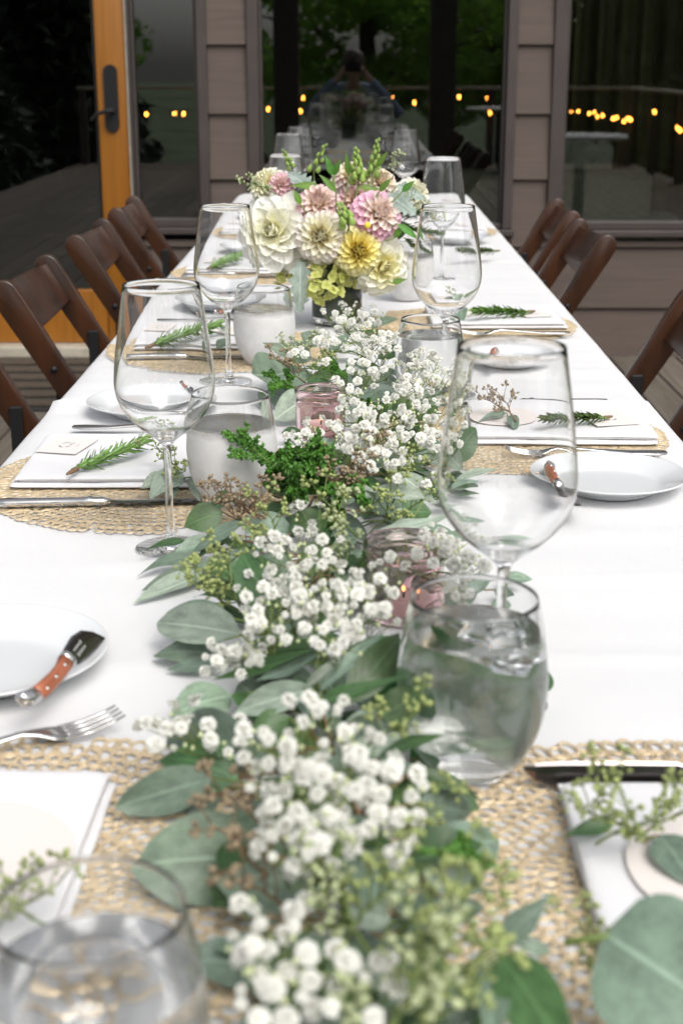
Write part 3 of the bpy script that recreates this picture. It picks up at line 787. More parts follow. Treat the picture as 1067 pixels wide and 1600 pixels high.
mb = MB(); mb.tube([(0, -0.017, 0), (0, 0.017, 0)], 0.0075, 10); CH['bolt'] = mb.mesh('bolt')
def chair(x, y, rz, label):
    c = thing('folding_chair', label, 'chair', (x, y, 0), rz, 'wooden folding chairs along the table')
    for sy in (-1, 1):
        s = link('stile', CH['stile'], M['chair'], c); s.location = (0, sy * 0.209, 0)
        l = link('leg', CH['rear_leg'], M['chair'], c); l.location = (0, sy * 0.182, 0)
        b = link('bracket', CH['bracket'], M['black'], c); b.location = (-0.143, sy * 0.192, 0.535)
        t = link('bolt', CH['bolt'], M['black'], c); t.location = (-0.150, sy * 0.209, 0.600)
    link('back_slat', CH['back_slat'], M['chair'], c); link('seat', CH['seat'], M['chair'], c)
    for px, pz in ((0.135, 0.132), (-0.18, 0.11)):
        r = link('rail', CH['rail'], M['chair'], c); r.location = (px, 0, pz)
    return c
chair(-0.482, 2.40, 0.02, 'brown wooden folding chair at the left edge, nearest of the left row')
chair(-0.482, 3.19, -0.01, 'brown wooden folding chair, second of the left row, in front of the door rail')
chair(-0.487, 4.02, 0.0, 'brown wooden folding chair, third of the left row, below the door stile')
chair(-0.500, 4.76, 0.02, 'brown wooden folding chair, farthest of the left row')
chair(0.442, 2.69, PI, 'brown wooden folding chair at the right edge, nearest of the right row')
chair(0.420, 4.03, PI + 0.02, 'brown wooden folding chair, second of the right row, before the siding')
chair(0.432, 4.68, PI - 0.02, 'brown wooden folding chair, farthest of the right row, before the right window')

# ------------------------------------------------------------------ placemats
def placemat_mesh(R, seed):
    """laser-cut mat: rows of raised oval loops, longer towards the scalloped rim"""
    rnd = random.Random(seed); mb = MB()
    nr = 10; na = 6
    r = 0.006; row = 0
    while r < R:
        k = r / R
        lr = 0.0050 + 0.0030 * k                                    # half length along the radius
        wt = 0.0042 + 0.0010 * k
        n = max(4, int(2*PI*r / (2 * wt * 1.0)))
        ph = rnd.random() * 6.28
        for i in range(n):
            a = ph + 2*PI*(i + rnd.uniform(-0.14, 0.14)) / n
            lob = 0.5 + 0.5 * math.sin(11 * a + 1.0) * (0.6 + 0.4 * math.sin(5 * a))
            rr = r + rnd.uniform(-0.35, 0.35) * lr
            if rr > R * (0.91 + 0.085 * lob): continue
            l, w = lr * rnd.uniform(0.85, 1.15), wt * rnd.uniform(0.82, 1.15)
            if k > 0.85: l *= 1.25; w *= 1.2
            twist = rnd.uniform(-0.2, 0.2) + 0.2
            c, s = math.cos(a), math.sin(a); ct, st = math.cos(a + twist), math.sin(a + twist)
            zc = 0.0011 + rnd.uniform(0, 0.0007)
            vs = []; tr = 0.00105 * rnd.uniform(0.8, 1.2)
            for q in range(nr):
                b = 2*PI*q/nr
                for u, z in ((1 + tr / w, -0.0009), (1.0, 0.0007), (1 - tr / w, -0.0009)):
                    px, py = l * u * math.cos(b), w * u * math.sin(b)
                    vs.append((rr * c + px * ct - py * st, rr * s + px * st + py * ct, zc + z))
            fs = []
            for q in range(nr):
                q2 = (q + 1) % nr
                for j in range(2): fs.append((q*3+j, q2*3+j, q2*3+j+1, q*3+j+1))
            mb.add(vs, fs)
        r += lr * 1.84; row += 1
    return mb.mesh('lattice', True, True)
MAT_MESH = placemat_mesh(0.205, 3)
def placemat(x, y, rz, label):
    o = link('placemat', MAT_MESH, M['gold']); o.location = (x, y, TOP + 0.0012); o.rotation_euler = (0, 0, rz)
    return tag(o, label, 'placemat', 'gold openwork placemats on the long table')

# ------------------------------------------------------------------ cutlery, china, napkins, cards
def fork_mesh():
    mb = MB()
    mb.add(*loft([(-0.100, 0.002, 0.0008, 0.006, 0), (-0.098, 0.008, 0.0015, 0.006, 0), (-0.085, 0.0115, 0.0020, 0.0055, 0), (-0.05, 0.0085, 0.0019, 0.0055, 0), (0.0, 0.0035, 0.0019, 0.0085, 0), (0.025, 0.003, 0.0019, 0.010, 0),
                  (0.036, 0.006, 0.0016, 0.0085, 0), (0.046, 0.0115, 0.0012, 0.0055, 0), (0.058, 0.0125, 0.001, 0.0035, 0)]))
    for y in (-0.0102, -0.0034, 0.0034, 0.0102):
        mb.add(*loft([(0.056, 0.0023, 0.001, 0.0036, y), (0.075, 0.0018, 0.0010, 0.0042, y * 0.97), (0.092, 0.0015, 0.0009, 0.0075, y * 0.94), (0.101, 0.0007, 0.0006, 0.0105, y * 0.93)], 6))
    return mb.mesh('dinner_fork')
def knife_meshes():
    h = MB(); h.add(*loft([(-0.120, 0.004, 0.003, 0.0048, 0), (-0.118, 0.0088, 0.0045, 0.005, 0), (-0.105, 0.0095, 0.0048, 0.005, 0), (-0.06, 0.0085, 0.0046, 0.005, 0), (-0.022, 0.0068, 0.0046, 0.005, 0), (-0.015, 0.0088, 0.0055, 0.0055, 0), (-0.009, 0.0068, 0.0045, 0.005, 0), (-0.002, 0.0078, 0.0050, 0.005, 0), (0.008, 0.006, 0.003, 0.0045, 0)]))
    b = MB(); b.add(*loft([(0.006, 0.0052, 0.0018, 0.0042, 0), (0.016, 0.0098, 0.0013, 0.004, 0.0012), (0.06, 0.0102, 0.0011, 0.004, 0.0008), (0.095, 0.0092, 0.0010, 0.004, 0), (0.112, 0.006, 0.0009, 0.004, -0.002), (0.120, 0.0015, 0.0006, 0.004, -0.005)], 8))
    return h.mesh('handle'), b.mesh('blade', False)
FORK = fork_mesh(); KN_H, KN_B = knife_meshes()
def fork(x, y, rz, label, z=0.003, ry=0.0):
    o = link('dinner_fork', FORK, M['silver']); o.location = (x, y, TOP + z); o.rotation_euler = (0, ry, rz)
    return tag(o, label, 'fork', 'silver dinner forks')
def knife(x, y, rz, label, z=0.003, rx=0.0):
    k = thing('dinner_knife', label, 'knife', (x, y, TOP + z), rz, 'silver dinner knives'); k.rotation_euler = (rx, 0, rz)
    link('handle', KN_H, M['silver'], k); link('blade', KN_B, M['steel'], k)
    return k
def spreader_meshes():
    hd = MB(); hd.add(*loft([(-0.036, 0.0060, 0.0050, 0.006, 0.004), (-0.022, 0.0066, 0.0052, 0.006, 0.0015), (0.0, 0.0060, 0.005, 0.006, 0), (0.014, 0.0058, 0.005, 0.006, 0), (0.024, 0.0068, 0.0052, 0.006, 0.001)]))
    bt = MB(); bt.add(*loft([(-0.054, 0.003, 0.003, 0.006, 0.010), (-0.051, 0.0068, 0.0052, 0.006, 0.009), (-0.043, 0.0065, 0.0054, 0.006, 0.006), (-0.0358, 0.0062, 0.0051, 0.006, 0.004)]))
    bo = MB(); bo.add(*loft([(0.0238, 0.0070, 0.0054, 0.006, 0.001), (0.030, 0.0073, 0.0052, 0.006, 0.001), (0.034, 0.006, 0.004, 0.006, 0.001)]))
    bl = MB(); bl.add(*loft([(0.032, 0.0072, 0.0012, 0.006, 0.001), (0.036, 0.0088, 0.0010, 0.006, 0.0), (0.055, 0.0105, 0.0009, 0.006, -0.0005), (0.072, 0.0098, 0.0008, 0.006, -0.003), (0.084, 0.0062, 0.0008, 0.006, -0.0075), (0.0905, 0.0012, 0.0006, 0.006, -0.0125)], 8))
    rv = MB()
    for x in (-0.026, -0.007, 0.013): rv.tube([(x, 0.001, 0.0095), (x, 0.001, 0.0118)], 0.0016, 8)
    ink = MB()
    rr = random.Random(4)
    for row, yy in ((0, 0.0015), (1, -0.0035)):
        for k in range(7):
            x = 0.042 + k * 0.0026; hgt = rr.uniform(0.0009, 0.0019)
            ink.add([(x, yy - hgt, 0.00712), (x + 0.0006, yy - hgt, 0.00712), (x + 0.0012, yy + hgt, 0.00712), (x + 0.0006, yy + hgt, 0.00712)], [(0, 1, 2, 3)])
            ink.add([(x + 0.0006, yy - 0.0002, 0.00713), (x + 0.002, yy - 0.0002, 0.00713), (x + 0.002, yy + 0.0003, 0.00713), (x + 0.0006, yy + 0.0003, 0.00713)], [(0, 1, 2, 3)])
    return hd.mesh('handle'), bt.mesh('butt'), bo.mesh('bolster'), bl.mesh('blade', False), rv.mesh('rivets'), ink.mesh('engraving', False)
SPR = spreader_meshes()
def spreader(p, tip, label, roll=0.0, hint=(0.2, -1.0, 0.25)):
    """butter spreader lying from p (handle end) to tip"""
    p, tip = V(p), V(tip); k = thing('butter_spreader', label, 'butter knife', (0, 0, 0), 0, 'red handled butter spreaders on the bread plates')
    m = basis(p, tip - p, hint, 0.0); sc = (tip - p).length / 0.1445
    k.matrix_world = m @ Matrix.Scale(sc, 4) @ Matrix.Translation((0.054, 0, -0.0045))
    for me, nm, mt in zip(SPR, ('handle', 'butt', 'bolster', 'blade', 'rivets', 'engraving'), ('rosewood', 'silver', 'silver', 'steel', 'silver', 'china')): link(nm, me, M[mt], k)
    return k
PLATE = lathe('plate', catmull([(0, 0.0015), (0.045, 0.0015), (0.050, 0.0), (0.053, 0.0005), (0.056, 0.004), (0.072, 0.0105), (0.086, 0.0165), (0.0895, 0.0185), (0.0890, 0.0200), (0.085, 0.0188), (0.068, 0.0122), (0.060, 0.0075), (0.054, 0.0056), (0.040, 0.0050), (0, 0.0050)], 3), 72)
def plate(x, y, label, s=1.0):
    o = link('bread_plate', PLATE, M['china']); o.location = (x, y, TOP + 0.001); o.scale = (s, s, s)
    return tag(o, label, 'plate', 'white bread plates')
def napkin_mesh(seed, lx=0.125, ly=0.105):
    """folded napkin: two soft stacked folds, rounded on the fold side"""
    mb = MB(); rnd = random.Random(seed)
    def pad(z0, z1, hx, hy, dx, dy, sd):
        nx, ny = 26, 22; top = []; bot = []
        for j in range(ny + 1):
            for i in range(nx + 1):
                u, v = -math.cos(PI*i/nx), -math.cos(PI*j/ny)
                eu, ev = abs(u) ** 34, abs(v) ** 34
                e = min(1, eu + ev)
                px = dx + u * hx * (1 + 0.010 * noise.noise(V((v * 2, sd, 0)))); py = dy + v * hy * (1 + 0.012 * noise.noise(V((u * 2, sd + 5, 0))))
                w = 0.0013 * noise.noise(V((u * 2.2, v * 2.2, sd))) + 0.0006 * noise.noise(V((u * 6, v * 6, sd + 2)))
                zm = (z0 + z1) / 2
                top.append((px, py, zm + (z1 - zm) * math.sqrt(max(0, 1 - e)) + w * (1 - e)))
                bot.append((px, py, zm - (zm - z0) * math.sqrt(max(0, 1 - e))))
        n = len(top); fs = []
        m = nx + 1
        for j in range(ny):
            for i in range(nx):
                a = j*m + i; fs.append((a, a+1, a+m+1, a+m)); fs.append((n+a, n+a+m, n+a+m+1, n+a+1))
        for i in range(nx): fs.append((i, n+i, n+i+1, i+1)); q = ny*m + i; fs.append((q, q+1, n+q+1, n+q))
        for j in range(ny): a = j*m; fs.append((a, a+m, n+a+m, n+a)); a = j*m + nx; fs.append((a, n+a, n+a+m, a+m))
        mb.add(top + bot, fs)
    pad(0.0, 0.0065, lx, ly, 0, 0, seed); pad(0.0062, 0.0135, lx * 0.985, ly * 0.985, rnd.uniform(-0.003, 0.003), rnd.uniform(-0.003, 0.003), seed + 7)
    return mb.mesh('napkin', True, True)
NAPS = [napkin_mesh(s) for s in (1, 2, 3)]
def napkin(x, y, rz, label, i=0, sx=1.0, sy=1.0):
    o = link('napkin', NAPS[i % 3], M['napkin']); o.location = (x, y, TOP + 0.0042); o.rotation_euler = (0, 0, rz); o.scale = (sx, sy, 1)
    return tag(o, label, 'napkin', 'folded white napkins')
NAPZ = 0.0042 + 0.0135 + 0.0014
def strokes(rnd, x0, x1, y, h, n):
    mb = MB()
    for k in range(n):
        x = x0 + (x1 - x0) * (k + rnd.uniform(0.1, 0.4)) / n; w = (x1 - x0) / n * 0.16; hh = h * rnd.choice((0.6, 0.65, 1.0)); s = h * 0.2
        mb.add([(x, y, 0), (x + w, y, 0), (x + w + s, y + hh, 0), (x + s, y + hh, 0)], [(0, 1, 2, 3)])
        L = (x1 - x0) / n * 0.55; yy = y + hh * rnd.choice((0.0, 0.45, 0.85))
        mb.add([(x, yy, 0), (x + L, yy, 0), (x + L, yy + h * 0.12, 0), (x, yy + h * 0.12, 0)], [(0, 1, 2, 3)])
    return mb
def place_card(x, y, rz, label, z=NAPZ, sx=0.036, sy=0.026):
    c = thing('place_card', label, 'place card', (x, y, TOP + z + 0.0006), rz, 'blush name cards')
    link('card', box_mesh('card', (-sx, -sy, 0), (sx, sy, 0.0008)), M['card2'], c)
    mb = MB(); rnd = random.Random(int(abs(x * 1000) + abs(y * 1000)))
    for side in (-1, 1):                                               # two little laurel arcs and the written name
        for k in range(9):
            a = PI / 2 + side * (0.35 + 0.09 * k); a2 = a + side * 0.09; r0, r1 = 0.0125, 0.0135 + 0.001 * (k % 2)
            mb.add([(r0 * math.cos(a), -0.004 + r0 * math.sin(a), 0.0011), (r1 * math.cos(a), -0.004 + r1 * math.sin(a), 0.0011), (r1 * math.cos(a2), -0.004 + r1 * math.sin(a2), 0.0011), (r0 * math.cos(a2), -0.004 + r0 * math.sin(a2), 0.0011)], [(0, 1, 2, 3)])
    s1 = strokes(rnd, -0.012, 0.012, -0.006, 0.0052, 7); mb.add([(p[0], p[1], 0.0011) for p in s1.v], s1.f)
    s1 = strokes(rnd, -0.007, 0.007, -0.015, 0.003, 6); mb.add([(p[0], p[1], 0.0011) for p in s1.v], s1.f)
    link('lettering', mb.mesh('lettering', False, False), M['ink'], c)
    return c
def menu_card(x, y, rz, label, r=0.052, z=NAPZ):
    c = thing('menu_card', label, 'menu card', (x, y, TOP + z + 0.0006), rz, 'round blush menu cards')
    link('card', lathe('card', [(0, 0), (r, 0), (r, 0.0008), (0, 0.0008)], 48, False), M['card'], c)
    mb = MB(); rnd = random.Random(3)
    for i, (n, w, h) in enumerate(((4, 0.010, 0.0045), (8, 0.016, 0.002), (7, 0.014, 0.002), (9, 0.018, 0.002))):
        s1 = strokes(rnd, -w, w, 0.018 - i * 0.009, h, n); mb.add([(p[0], p[1], 0.0011) for p in s1.v], s1.f)
    link('lettering', mb.mesh('lettering', False, False), M['ink'], c)
    return c

# ------------------------------------------------------------------ glasses
outer = catmull([(0.0350, 0.0008), (0.0353, 0.0016), (0.028, 0.0032), (0.012, 0.0058), (0.0055, 0.012), (0.0042, 0.025), (0.0038, 0.06), (0.0043, 0.100), (0.0065, 0.110), (0.014, 0.1175), (0.026, 0.1265), (0.0375, 0.1385), (0.0455, 0.152), (0.0492, 0.168), (0.0485, 0.187), (0.0450, 0.214), (0.0408, 0.243), (0.0372, 0.2670)], 3)
inner = catmull([(0.0365, 0.2672), (0.0401, 0.243), (0.0443, 0.214), (0.0478, 0.187), (0.0485, 0.168), (0.0448, 0.1526), (0.0368, 0.1396), (0.0253, 0.1280), (0.012, 0.1205), (0.004, 0.1185)], 3)
WINE = lathe('wine_glass', [(0, 0.0012), (0.02, 0.0012)] + outer + [(0.0368, 0.2680)] + inner + [(0, 0.118)], 64)
def wine_glass(x, y, label, s=1.0):
    o = link('wine_glass', WINE, M['glass']); o.location = (x, y, TOP + 0.0008); o.scale = (s, s, s)
    return tag(o, label, 'wine glass', 'empty wine glasses along the table')
t_in = catmull([(0.0, 0.0065), (0.016, 0.0068), (0.026, 0.0100), (0.0372, 0.021), (0.0459, 0.040), (0.0490, 0.061), (0.0481, 0.080), (0.0447, 0.105), (0.0408, 0.1250)], 4)
t_out = catmull([(0.0415, 0.1250), (0.0456, 0.105), (0.0492, 0.080), (0.0501, 0.061), (0.0472, 0.039), (0.0394, 0.019), (0.0292, 0.005), (0.0250, 0.0008), (0.022, 0.0004)], 4)
TUMB = lathe('tumbler', t_in + [(0.0412, 0.1254)] + t_out + [(0.02, 0.0014), (0, 0.0014)], 64)
TUMBS = {k: TUMB.copy() for k in ('tumbler', 'tumbler_light', False)}
for k_, me_ in TUMBS.items():
    me_.materials.append(M[k_] if k_ else M['glass']); me_.materials.append(M['glass'])
    for i_, p_ in enumerate(me_.polygons): p_.material_index = 1 if i_ // 64 < len(t_in) else 0
def water_mesh(level):
    w = [(r + 0.0004 if r > 0.001 else 0, z - 0.0003) for r, z in t_in if z < level - 0.001]
    # radius at the level
    for (r0, z0), (r1, z1) in zip(t_in, t_in[1:]):
        if z0 <= level <= z1: rl = r0 + (r1 - r0) * (level - z0) / (z1 - z0)
    return lathe('water', w + [(rl + 0.0004, level - 0.0006), (rl + 0.0003, level), (rl - 0.0015, level - 0.0006), (rl * 0.9, level - 0.001), (0, level - 0.001)], 64)
WATER = {0.102: water_mesh(0.102), 0.092: water_mesh(0.092)}
def tumbler(x, y, label, level=0.092, water=True, s=1.0, mist='tumbler'):
    o = link('water_glass', TUMBS[mist], M[mist] if mist else M['glass']); o.location = (x, y, TOP + 0.0008); o.rotation_euler = (0, 0, random.uniform(0, 6)); o.scale = (s, s, s)
    tag(o, label, 'water glass', 'stemless water glasses along the table')
    if water:
        w = link('water', WATER[level], M['water'], o)
    return o

def jar_mesh():
    prof = catmull([(0, 0.004), (0.026, 0.004), (0.0285, 0.008), (0.0290, 0.040), (0.0282, 0.050), (0.0262, 0.0535), (0.0285, 0.0590), (0.0300, 0.0630)], 3)
    outp = catmull([(0.0330, 0.0645), (0.0342, 0.0620), (0.0338, 0.0580), (0.0312, 0.0545), (0.0308, 0.051), (0.0322, 0.047), (0.0322, 0.010), (0.0310, 0.003), (0.028, 0.0)], 3)
    me = lathe('votive_jar', prof + [(0.0315, 0.0652)] + outp + [(0, 0.0006)], 64)
    for v in me.vertices:                                              # pressed ribs and a raised oval on the side
        x, y, z = v.co; r = math.hypot(x, y)
        if r > 0.0305 and 0.008 < z < 0.048:
            a = math.atan2(y, x); k = 1 + 0.012 * math.cos(a * 24) * (1 if 0.012 < z < 0.044 else 0.3)
            v.co.x *= k; v.co.y *= k
    return me
JAR = jar_mesh()
def votive(x, y, label, s=1.0):
    o = link('votive_jar', JAR, M['pink_glass']); o.location = (x, y, TOP + 0.001); o.scale = (s, s, s); tag(o, label, 'candle jar', 'pink glass candle jars')
    c = thing('tealight_candle', 'small lit tealight inside the pink jar ' + ('near the middle blossoms' if y < 1.5 else 'beside the dark round leaves'), 'candle', (x, y, TOP + 0.0058 * s), 0, 'tealight candles')
    link('wax', lathe('wax', catmull([(0, 0), (0.0185, 0), (0.019, 0.002), (0.019, 0.013), (0.0175, 0.0135), (0.010, 0.0115), (0, 0.011)], 2), 24), M['wax'], c)
    mb = MB(); mb.tube([(0, 0, 0.010), (0.0004, 0, 0.017)], 0.0007, 5); link('wick', mb.mesh('wick'), M['black'], c)
    f = link('flame', lathe('flame', catmull([(0, 0.0), (0.0013, 0.002), (0.0016, 0.004), (0.0009, 0.007), (0, 0.0075)], 3), 12), M['flame'], c); f.location = (0, 0, 0.0165); f.scale = (0.8, 0.8, 0.8)

# ------------------------------------------------------------------ lay the settings
ORD = ['first', 'second', 'third', 'fourth', 'fifth', 'sixth']
PLACES = [  # side, order, mat centre, napkin centre
    ('left', 0, (-0.215, 0.742), (-0.285, 0.757)),
    ('left', 1, (-0.232, 1.610), (-0.270, 1.668)),
    ('left', 2, (-0.225, 2.425), (-0.262, 2.500)),
    ('left', 3, (-0.225, 3.36), (-0.262, 3.42)),
    ('left', 4, (-0.225, 4.22), (-0.262, 4.28)),
    ('left', 5, (-0.225, 5.02), (-0.262, 5.08)),
    ('right', 0, (0.205, 0.736), (0.262, 0.742)),
    ('right', 1, (0.213, 1.830), (0.268, 1.868)),
    ('right', 2, (0.218, 2.660), (0.268, 2.70)),
    ('right', 3, (0.222, 4.230), (0.268, 4.27)),
    ('right', 4, (0.222, 5.02), (0.268, 5.06))]
for side, k, (mx, my), (nx_, ny_) in PLACES:
    where = '%s place on the %s side counted from the viewer' % (ORD[k], side)
    placemat(mx, my, 0.7 * k + (0 if side == 'left' else 2.0), 'gold openwork round placemat of the ' + where)
    napkin(nx_, ny_, {('left', 0): -0.02, ('left', 1): 0.015, ('right', 0): 0.0, ('right', 1): -0.02}.get((side, k), 0.03 * (-1) ** k), 'folded white napkin of the ' + where, k, 1.0, 1.0)
# front left
fork(-0.257, 0.904, 0.55, 'silver fork at the left edge with tines towards the garland, front left place', 0.004)
plate(-0.292, 1.058, 'large white bread plate cut by the left edge of the photo', 1.06)
spreader(at(46, 1112, 0.024), at(145, 981, 0.031), 'red handled butter spreader on the plate at the left edge', -0.35)
menu_card(-0.232, 0.745, 1.2, 'round blush menu card on the napkin at the left edge', 0.066)
# second left
knife(-0.275, 1.503, 0.065, 'silver knife in front of the napkin with the rosemary, second left place', 0.0035, -0.10)
fork(-0.272, 1.835, 0.03, 'silver fork behind the napkin with the name card, second left place', 0.0045)
plate(-0.283, 1.952, 'white bread plate left of the near wine glass')
spreader(at(283, 604, 0.018), at(310, 620, 0.018), 'butter spreader seen through the near left wine glass', 0.2)
place_card(-0.352, 1.70, 1.35, 'blush name card with laurel arcs under the rosemary stem, second left place')
# third left
knife(-0.272, 2.325, 0.04, 'silver knife seen through the near left wine glass, third left place', 0.0035, -0.10)
fork(-0.27, 2.66, 0.0, 'silver fork behind the napkin of the third left place', 0.0045)
plate(-0.262, 2.87, 'white bread plate behind the near left wine glass, third left place')
spreader(at(338, 492, 0.018), at(362, 478, 0.02), 'butter spreader on the plate of the third left place', 0.2)
place_card(-0.345, 2.53, 1.4, 'blush name card of the third left place')
menu_card(-0.20, 2.50, 1.2, 'round blush menu card of the third left place', 0.045)
# farther left
for k, yb in ((3, 3.36), (4, 4.22), (5, 5.02)):
    w = '%s left place' % ORD[k]
    knife(-0.27, yb - 0.10, 0.02, 'silver knife in front of the napkin, ' + w)
    plate(-0.262, yb + 0.40, 'white bread plate beyond the napkin, ' + w) if k < 5 else None
    place_card(-0.34, yb + 0.08, 1.4, 'blush name card, ' + w)
# front right
knife(0.235, 0.866, PI + 0.02, 'silver knife with blade coloured dark as if reflecting behind the napkin, front right place', 0.0125, -1.30)
menu_card(0.232, 0.735, 1.2, 'round blush menu card on the napkin at the right edge', 0.070)
# second right
knife(0.245, 1.990, PI - 0.02, 'silver knife lying behind the napkin, second right place', 0.004)
fork(0.290, 1.712, PI - 0.05, 'silver fork in front of the napkin, second right place, tines to the left', 0.0045)
plate(0.297, 1.585, 'white bread plate at the right edge beside the front wine glass')
spreader(at(852, 722, 0.026), at(903, 798, 0.024), 'butter spreader hanging over the left rim of the plate at the right edge', 0.5)
place_card(0.340, 1.845, -1.35, 'blush name card with laurel arcs at the right end of the napkin, second right place', NAPZ, 0.036, 0.030)
menu_card(0.200, 1.86, 1.3, 'round blush menu card under the seeded sprig, second right place', 0.052)
# third right
fork(0.29, 2.535, PI, 'silver fork in front of the napkin, third right place', 0.0045)
p_ = at(797, 572); plate(p_.x, p_.y + 0.02, 'white bread plate seen through the front wine glass, third right place')
spreader(at(768, 543, 0.022), at(762, 574, 0.016), 'butter spreader on the plate seen through the front wine glass', 0.3)
place_card(0.34, 2.68, -1.35, 'blush name card of the third right place'); menu_card(0.20, 2.70, 1.3, 'round blush menu card of the third right place', 0.05)
for k, yb in ((3, 4.23), (4, 5.02)):
    w = '%s right place' % ORD[k]
    knife(0.25, yb + 0.16, PI, 'silver knife behind the napkin, ' + w); plate(0.29, yb - 0.25, 'white bread plate before the napkin, ' + w); place_card(0.34, yb + 0.02, -1.4, 'blush name card, ' + w)

wine_glass(-0.184, 1.367, 'tall empty wine glass left of the garland, nearest on the left side')
wine_glass(-0.191, 2.160, 'empty wine glass in front of the big white dahlia')
wine_glass(0.113, 1.000, 'large empty wine glass in the right foreground behind the water glass', 1.04)
wine_glass(0.136, 2.075, 'empty wine glass right of the bouquet', 1.03)
wine_glass(0.198, 3.22, 'empty wine glass behind the glass right of the bouquet', 1.02)
wine_glass(0.168, 4.75, 'farthest empty wine glass right of the bouquet, against the window')
wine_glass(-0.158, 3.42, 'empty wine glass just behind the bouquet on the left, widest rim of three')
wine_glass(-0.196, 4.45, 'empty wine glass behind the bouquet on the left, middle of three')
wine_glass(-0.180, 4.95, 'empty wine glass behind the bouquet on the left, farthest of three')
tumbler(0.082, 0.893, 'large misted glass of ice water in the right foreground', 0.102, True, 1.03, 'tumbler_light')
p_ = at(139, 1420, 0.125); tumbler(p_.x, p_.y, 'blurred stemless water glass in the bottom left corner', 0.092, True, 1.0, 'tumbler_light')
tumbler(-0.133, 1.52, 'misted milky water glass beside the juniper sprig', 0.092)
tumbler(-0.143, 2.29, 'misted water glass under the big white dahlia', 0.092)
tumbler(0.110, 2.005, 'misted water glass behind the white blossom cloud on the right', 0.102, True, 1.0, 'tumbler_light')
tumbler(0.115, 2.97, 'stemless water glass right of the vase behind the ivory dahlia', 0.092)
tumbler(0.12, 3.75, 'stemless water glass seen through the glass right of the bouquet', 0.092)
tumbler(-0.12, 3.75, 'stemless water glass behind the bouquet on the left', 0.092)
ice_me = bevel_mesh(box_mesh('ice_cube', (-0.012, -0.012, -0.012), (0.012, 0.012, 0.012)), 0.004, 3, True)
for i, (dx, dy, z, r) in enumerate(((0.022, -0.012, 0.096, (0.4, 0.3, 0.2)), (0.006, 0.006, 0.094, (0.1, 0.5, 0.9)), (0.026, 0.012, 0.093, (0.9, 0.2, 0.5)))):
    o = link('ice_cube', ice_me, M['ice']); o.location = (0.082 + dx, 0.893 + dy, TOP + z); o.rotation_euler = r
    tag(o, ('ice cube nearest the viewer', 'ice cube in the middle', 'ice cube at the right wall')[i] + ' floating in the large front water glass', 'ice cube', 'ice cubes in the front water glass')
votive(-0.042, 1.822, 'ribbed pink glass candle jar between the eucalyptus and the white blossoms')
votive(0.046, 1.185, 'pink glass candle jar behind the large front water glass', 1.08)

# ------------------------------------------------------------------ leaves and sprigs
def leaf_mesh(name, prof, bend, fold, twist, wave, seed, nl=9, nw=4, serr=0):
    rnd = random.Random(seed); mb = MB(); vs, uv, fs = [], [], []
    p1, p2 = rnd.random() * 6, rnd.random() * 6
    for i in range(nl + 1):
        t = i / nl; w = prof(t)
        for j in range(nw + 1):
            s = -1 + 2 * j / nw
            y = 0.5 * s * w
            z = bend * (4 * t * (1 - t)) * 0.5 - bend * 0.25 * t + fold * abs(s) * w * 0.5 + wave * math.sin(5 * t + p1) * s * w + 0.4 * wave * math.sin(9 * t + p2) * abs(s)
            a = twist * (t - 0.3)
            vs.append((t, y * math.cos(a) - z * math.sin(a), y * math.sin(a) + z * math.cos(a))); uv.append((t, j / nw))
    m = nw + 1
    for i in range(nl):
        for j in range(nw): fs.append((i*m+j, (i+1)*m+j, (i+1)*m+j+1, i*m+j+1))
    mb.add(vs, fs, uv)
    return mb.mesh(name, True, False)
def p_round(t): return max(0.02, (math.sin(PI * min(1, t ** 0.82 * 0.985 + 0.012))) ** 0.62)
def p_oval(t): return max(0.02, (math.sin(PI * min(1, t ** 0.85 * 0.99 + 0.008))) ** 0.85)
def p_lance(t): return max(0.015, (math.sin(PI * min(1, t ** 0.72 * 0.992 + 0.006))) ** 1.15)
LEAF = {'r': [], 'o': [], 'l': []}
for key, pr in (('r', p_round), ('o', p_oval), ('l', p_lance)):
    for v in range(4):
        LEAF[key].append([leaf_mesh('leaf', pr, (0.18, -0.12, 0.28, 0.06)[v], (0.10, 0.16, 0.05, 0.2)[v], (0.2, -0.35, 0.5, -0.1)[v], (0.02, 0.04, 0.03, 0.02)[v], v + len(key) * 7)])
def proj(p):
    d = V(p) - CAM; D = d.dot(AX_F)
    return V((CX + F_PX * d.dot(AX_R) / D, CY - F_PX * d.dot(AX_U) / D))
_leafcache = {}
def leaf_data(shape, v, mat):
    k = (shape, v, mat)
    if k not in _leafcache:
        me = LEAF[shape][v][0].copy(); me.materials.clear(); me.materials.append(M[mat]); _leafcache[k] = me
    return _leafcache[k]
def put_leaf(parent, base, tip, width, normal, shape='o', v=None, mat='leaf', roll=0.0):
    v = random.randrange(4) if v is None else v
    base, tip = V(base), V(tip); L = (tip - base).length
    o = link('leaf', leaf_data(shape, v, mat), None, parent)
    o.matrix_world = basis(base, tip - base, normal, roll) @ Matrix.Diagonal((L, width, (L + width) / 2, 1))
    return o
def leaf_px(parent, b, t, w, hb, ht, tilt=35, shape='o', mat='leaf', v=None, roll=0.0):
    """leaf measured on the photograph: base and tip pixel with their heights over the table, apparent width"""
    B, T = at(*b, hb), at(*t, ht)
    n = V((0, -math.sin(math.radians(tilt)), math.cos(math.radians(tilt))))
    m = basis(B, T - B, n, roll); y = V((m[0][1], m[1][1], m[2][1])); mid = (B + T) / 2
    ax = (proj(T) - proj(B)); ax.normalize()
    e = (proj(mid + y * 0.005) - proj(mid - y * 0.005)) / 0.01
    pr = abs(e.x * -ax.y + e.y * ax.x)
    W = w / max(pr, 350)
    put_leaf(parent, B, T, min(W, 0.075), n, shape, v, mat, roll)
    return B
